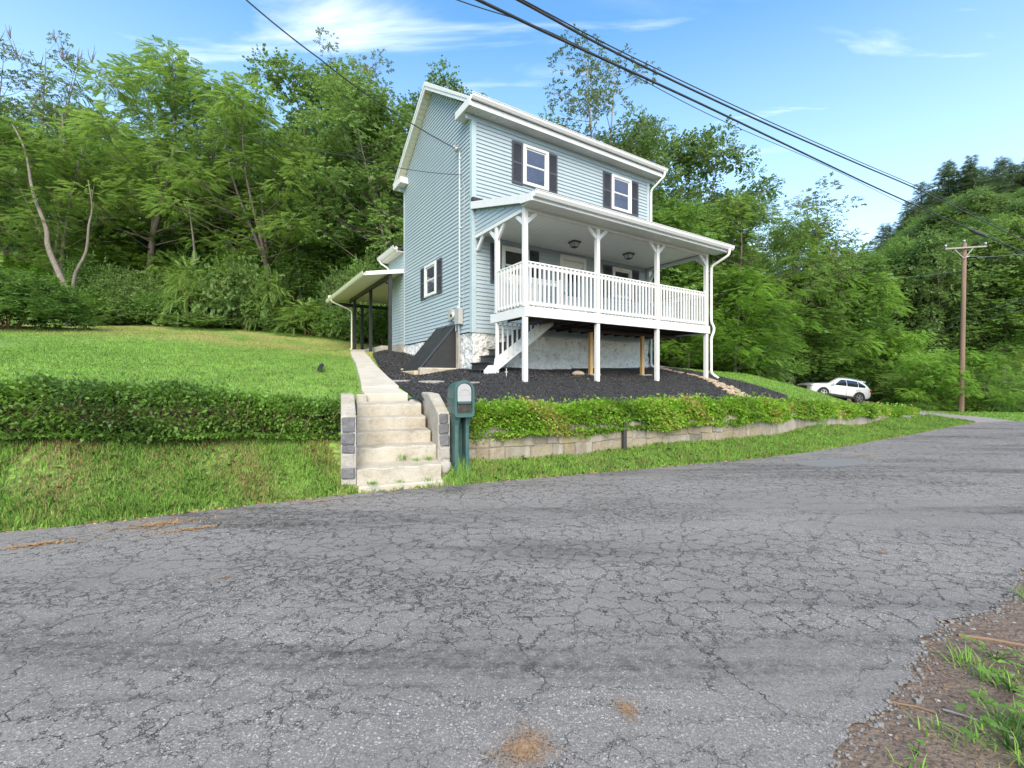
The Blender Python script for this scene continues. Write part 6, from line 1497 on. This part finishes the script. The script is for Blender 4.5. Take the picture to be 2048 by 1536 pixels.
# straw and bark heaps on the asphalt
def heap(px, py, rx, ry, n, size, label, m='straw'):
    D = EYE * F_ / (py - 762); x, y = XY(px, D); r = np.random.default_rng(int(px)); t = r.uniform(0, 6.28, n); q = np.minimum(np.abs(r.normal(0, .62, n)), 1.9) * (1 + .25 * np.sin(3 * t + px) + .2 * np.sin(7 * t)); ax = math.atan2(.5, 1)
    lx = np.cos(t) * q * rx; ly = np.sin(t) * q * ry; X = lx * math.cos(ax) - ly * math.sin(ax); Y = lx * math.sin(ax) + ly * math.cos(ax); Z = .006 + r.uniform(0, .012, n) * np.maximum(.1, 1 - q * .6)
    a = r.uniform(0, 6.28, n); d = np.stack([np.cos(a), np.sin(a), r.normal(0, .15, n)], -1) * size * r.uniform(.4, 1.3, n)[:, None]; s = np.stack([-np.sin(a), np.cos(a), np.zeros(n)], -1) * size * .10
    c = np.column_stack([X, Y, Z]); V = np.stack([c - d / 2, c + s, c + d / 2, c - s], 1).reshape(-1, 3); o = npmesh('debris_patch', V, np.arange(4 * n).reshape(-1, 4), M[m]); o.location = (x, y, 0.004); o['kind'] = 'stuff'; o['label'] = label
M['barkbits'] = mat('bark_bits', (.26, .16, .09), .9, noise=[(30, .4, .7, (.45, .33, .22), .7)])
heap(1048, 1502, .12, .09, 1600, .018, 'heap of brown wood shavings on the near asphalt', 'barkbits'); heap(1252, 1422, .05, .075, 500, .016, 'small patch of wood shavings on the asphalt', 'barkbits')
heap(315, 1050, .42, .16, 480, .05, 'orange pine straw drift on the asphalt left of the steps'); heap(385, 1060, .34, .07, 200, .05, 'second thin drift of pine straw on the asphalt'); heap(85, 1090, .40, .07, 260, .05, 'pine straw streak at the left edge of the road')
heap(452, 1157, .06, .03, 120, .02, 'dark reddish crumbs on the asphalt', 'barkbits'); heap(1762, 1107, .07, .035, 160, .02, 'rusty crumbs on the right part of the road', 'barkbits'); heap(640, 1004, .5, .07, 90, .05, 'sparse straw along the road edge left of the steps')
heap(1720, 912, .5, .14, 160, .05, 'brown needles by the patched asphalt')

# ------------------------------------------------------------------ utility pole and wires
bp_ = P(1922, 823, 27); tp_ = P(1929, 487, 27)
pole = empty('utility_pole', bp_); tag(pole, 'brown wooden utility pole with a weathered crossarm beside the bushes', 'pole')
v = tp_ - bp_
MB().tube([Vector((0, 0, -.3))] + [v * t for t in (0, .3, .6, 1)], [.155, .145, .135, .12, .105], 14).build('pole_shaft', M['wood'], pole, smooth=True)
b = MB(); za = v.z - .32; b.bar((-1.15, -.17, za - .06), (1.36, -.17, za + .10), .09, .085); b.build('crossarm', M['greywood'], pole)
b = MB(); b.bar((-.55, -.17, za - .1), (0, -.17, za - .62), .03, .05); b.bar((.05, -.17, za - .62), (.55, -.17, za), .03, .05); b.build('arm_brace', M['greywood'], pole)
for x_, z_ in ((-1.1, za + .02), (1.3, za + .17), (.02, v.z)): MB().tube([(x_, -.17, z_), (x_, -.17, z_ + .09), (x_, -.17, z_ + .16)], [.03, .07, .05], 10).build('insulator', M['metal'], pole)
b = MB(); b.box(.11, .22, -.08, .05, v.z - 1.08, v.z - .86, .02); b.tube([(.22, -.1, v.z - .84), (.40, -.12, v.z - .80)], .03, 8); b.build('cable_clamp', M['metal'], pole)
def wire(name, pts, r, label, m='cable', sag=0, n=24, cat='cable'):
    out = []
    for i in range(len(pts) - 1):
        a, b = Vector(pts[i]), Vector(pts[i + 1])
        for k in range(n): t = k / n; out.append(a.lerp(b, t) - Vector((0, 0, sag * 4 * t * (1 - t))))
    out.append(Vector(pts[-1])); o = MB().tube(out, r, 6).build(name, M[m], smooth=True); tag(o, label, cat); return o
def ext(a, b, k): return Vector(a) + (Vector(a) - Vector(b)) * k
def cab(name, pix, Ds, r, label, m='cable', back=1.2, fwd=.8, cat='cable'):
    pts = [P(px, py, D) for (px, py), D in zip(pix, Ds)]; pts = [ext(pts[0], pts[1], back)] + pts + [ext(pts[-1], pts[-2], fwd)]
    o = MB().tube(smooth_path(pts), r, 8).build(name, M[m], smooth=True); tag(o, label, cat); return o
Dc = [7.0, 8.6, 11.0, 14.2, 17.5, 21.5]
pa = [(1037, 0), (1245, 112), (1500, 233), (1710, 325), (1860, 390), (2048, 482)]
pb = [(957, 0), (1150, 92), (1400, 207), (1640, 322), (1800, 397), (2048, 505)]
cab('power_cable', pa, Dc, .021, 'upper thick overhead cable crossing the sky')
c2 = [(x + 3 + 2.2 * math.sin(i * 2.1), y - 5 + 2.0 * math.cos(i * 1.7)) for i, (x, y) in enumerate(pa)]
cab('power_cable', c2, Dc, .011, 'thin strand lashed along the upper thick cable')
cab('power_cable', pb, Dc, .025, 'lower thick overhead cable crossing the sky')
cab('power_cable', [(915, 0), (1130, 78), (1420, 230), (1640, 326), (1760, 385), (1900, 455)], [7.1, 8.9, 11.9, 15.5, 18, 22], .0085, 'thin sagging wire under the two thick cables')
o = MB().tube([P(1938, 458, 19.2), P(1946, 462, 19.3), P(1965, 469, 19.7), P(1974, 474, 19.9)], [.03, .075, .075, .03], 10).build('cable_splice', M['black']); tag(o, 'black splice case on the lower thick overhead cable', 'splice')
x, y = hw(-.16, .68); hb = Vector((x, y, 7.60))
wire('service_drop', [P(470, -20, 7.2), P(640, 118, 8.2), P(770, 213, 9.4), hb], .012, 'black service wire running from the sky to the gable bracket', sag=.03)
x, y = hw(-.04, .5); wire('phone_wire', [P(-80, 120, 17), P(330, 235, 15), P(700, 312, 13), Vector((x, y, 6.86))], .008, 'thin wire crossing the wood to the side of the house', sag=.1)
for i, (a, b_, l) in enumerate([((1720, 560, 40), (1925, 541, 27), 'thin wire running left from the pole behind the treetops'), ((1937, 513, 27), (2100, 500, 24), 'thin wire running right from the clamp on the pole'), ((1725, 680, 42), (2100, 585, 24), 'upper of two thin wires crossing low behind the pole'), ((1738, 690, 42), (2100, 606, 24), 'lower of two thin wires crossing low behind the pole')]):
    wire('thin_wire', [P(*a), P(*b_)], .014, l, 'metal', sag=.12)

# ------------------------------------------------------------------ parked car
def car():
    root = empty('parked_car'); LN = 4.65
    # stations along x (front at -x): x, half width at belt, sill z, belt z, roof z, half width at roof, kind
    S = [(-2.32, .60, .42, .72, .76, .50), (-2.26, .78, .30, .84, .90, .62), (-2.05, .88, .26, .94, 1.00, .70), (-1.6, .915, .26, .99, 1.06, .74), (-1.15, .92, .26, 1.01, 1.10, .76), (-.95, .92, .26, 1.02, 1.16, .72), (-.45, .92, .26, 1.02, 1.50, .62), (-.15, .92, .26, 1.03, 1.64, .60), (.3, .92, .26, 1.04, 1.69, .60), (.9, .92, .26, 1.06, 1.69, .60), (1.45, .915, .27, 1.10, 1.66, .60), (1.85, .90, .30, 1.14, 1.58, .58), (2.12, .86, .34, 1.12, 1.25, .62), (2.28, .80, .42, 1.04, 1.10, .60), (2.33, .70, .50, .90, .95, .52)]
    b = MB(); vs = []; n = 0
    for x, wb, zs, zb, zr, wr_ in S:
        half = [(0, zs), (wb * .88, zs), (wb * .98, zs + .12), (wb * 1.0, (zs + zb) / 2), (wb * .985, zb - .06), (wb * .94, zb), (wb * .6 + wr_ * .4, zb + (zr - zb) * .5), (wr_ * 1.03, zb + (zr - zb) * .9), (wr_ * .85, zr), (0, zr + .03)]
        pts = [(x, -y, z) for y, z in half] + [(x, y, z) for y, z in half[::-1][1:-1]]; n = len(pts); vs += pts
    fs = [(i * n + k, (i + 1) * n + k, (i + 1) * n + (k + 1) % n, i * n + (k + 1) % n) for i in range(len(S) - 1) for k in range(n)] + [tuple(range(n)), tuple((len(S) - 1) * n + k for k in range(n))[::-1]]
    b.add(vs, fs); bd = b.build('body', M['carpaint'], root, smooth=True); sb = bd.modifiers.new('s', 'SUBSURF'); sb.levels = 1; sb.render_levels = 2
    def Sx(x): return [float(np.interp(x, [s[0] for s in S], [s[i] for s in S])) for i in range(6)]
    def sidept(x, f, s, o_=.012):   # on the greenhouse side, f 0 at belt, 1 near roof
        _, wb, zs, zb, zr, wr_ = Sx(x); y = float(np.interp(f * .9, [0, .5, .9], [wb * .95, wb * .6 + wr_ * .4, wr_ * 1.03])); return (x, s * (y + o_), zb + .02 + (zr - zb - .04) * f * .88)
    for s in (-1, 1):
        for xa, xb, fa0, fb0 in ((-.72, .28, .15, .9), (.34, 1.16, .9, .9), (1.22, 1.72, .9, .35)):
            b = MB(); m = 6; vs = []
            for i in range(m + 1):
                t = i / m; x = xa + (xb - xa) * t; ft = fa0 + (fb0 - fa0) * (min(1, t * 1.6) if fa0 < fb0 else t); vs += [sidept(x, .06, s, .02), sidept(x, ft * .5 + .03, s, .03), sidept(x, ft, s, .03)]
            b.add(vs, [(i * 3 + j, i * 3 + j + 1, i * 3 + 4 + j, i * 3 + 3 + j) for i in range(m) for j in range(2)]); b.build('side_window', M['carglass'], root)
    b = MB(); vs = []
    for i in range(7):
        t = i / 6; x = -.93 + .70 * t; _, wb, zs, zb, zr, wr_ = Sx(x); 
        for k in (-1, -.5, 0, .5, 1): vs.append((x - .03, k * (wr_ * .93), zr + .045 - .035 * abs(k)))
    b.add(vs, [(i * 5 + j, i * 5 + j + 1, i * 5 + 6 + j, i * 5 + 5 + j) for i in range(6) for j in range(4)]); b.build('windscreen', M['carglass'], root)
    b = MB(); b.box(-2.40, -2.33, -.42, .42, .52, .76, .01); b.build('grille', M['carblack'], root)
    b = MB(); b.bar((-2.41, -.30, .76), (-2.415, -.14, .54), .03, .03); b.bar((-2.41, .30, .76), (-2.415, .14, .54), .03, .03); b.bar((-2.415, -.14, .54), (-2.415, .14, .54), .03, .03); b.build('grille_trim', M['chrome'], root)
    b = MB(); b.box(-2.36, -2.29, -.55, .55, .28, .46, .02); b.build('bumper_inlet', M['carblack'], root)
    for s in (-1, 1):
        b = MB(); b.blob((-2.16, s * .72, .80), (.20, .13, .075), 1, .02); b.build('headlight', M['headlamp'], root, smooth=True)
        b = MB(); b.blob((2.17, s * .76, .98), (.16, .12, .14), 1, .05); b.build('tail_light', M['redlamp'], root, smooth=True)
        b = MB(); b.blob((-.78, s * 1.03, 1.10), (.10, .12, .08), 1, .02); b.build('door_mirror', M['carpaint'], root, smooth=True)
        b = MB(); b.box(-.95, .95, s * .93 - .03, s * .93 + .03, .24, .40, .02); b.build('sill_cladding', M['carblack'], root)
        for xd in (-.9, .30, 1.28): MB().box(xd - .005, xd + .005, s * .935 - .004, s * .935 + .004, .42, 1.0).build('door_gap', M['carblack'], root)
        for xd in (.12, 1.1): MB().box(xd - .10, xd + .08, s * .945 - .012, s * .945 + .012, .86, .89, .004).build('door_handle', M['chrome'], root)
        b = MB(); b.tube([(-.2, s * .54, 1.66), (.3, s * .54, 1.72), (1.3, s * .54, 1.70), (1.6, s * .53, 1.64)], .018, 6); b.build('roof_rail', M['chrome'], root)
        for xw in (-1.42, 1.30):
            a = MB(); vs = []; m = 18
            for i in range(m + 1):
                t = math.pi * (-.08 + 1.16 * i / m); c, sn = math.cos(t), math.sin(t)
                vs += [(xw + .36 * c, s * .95, .36 + .36 * sn), (xw + .44 * c, s * .955, .36 + .44 * sn), (xw + .44 * c, s * .85, .36 + .44 * sn)]
            a.add(vs, [(i * 3 + j, i * 3 + j + 1, i * 3 + 4 + j, i * 3 + 3 + j) for i in range(m) for j in range(2)]); a.build('wheel_arch', M['carblack'], root)
            a = MB(); a.tube([(xw, s * .60, .36), (xw, s * .948, .36)], .375, 24); a.build('wheel_well', M['carblack'], root)
            w = MB(); w.tube([(xw, s * .72, .35), (xw, s * .74, .35), (xw, s * .95, .35), (xw, s * .965, .35)], [.33, .35, .35, .325], 28); w = w.build('wheel', M['tyre'], root)
            rm = MB(); 
            for k in range(5):
                a0 = k * 2 * math.pi / 5 + .3
                for da in (-.16, .16): rm.bar((xw + .05 * math.cos(a0), s * .975, .35 + .05 * math.sin(a0)), (xw + .235 * math.cos(a0 + da), s * .972, .35 + .235 * math.sin(a0 + da)), .032, .014, (0, 1, 0))
            for k in range(24): a0 = k * math.pi / 12; a1 = (k + 1) * math.pi / 12; rm.bar((xw + .24 * math.cos(a0), s * .972, .35 + .24 * math.sin(a0)), (xw + .24 * math.cos(a1), s * .972, .35 + .24 * math.sin(a1)), .02, .016, (0, 1, 0))
            rm.tube([(xw, s * .965, .35), (xw, s * .985, .35)], .06, 10); rm.build('rim', M['chrome'], w)
    b = MB(); b.prism([(1.55, 1.66), (1.95, 1.62), (1.93, 1.57), (1.6, 1.58)], 1, -.55, .55); b.build('spoiler', M['carpaint'], root)
    tag(root, 'silver white crossover car parked facing left below the grassy slope', 'car'); return root
c = car(); c.scale = (.95, .95, .97); c.location = (22.95, 32.0, .05 + .09); c.rotation_euler = (0, R_(8.3), R_(2))
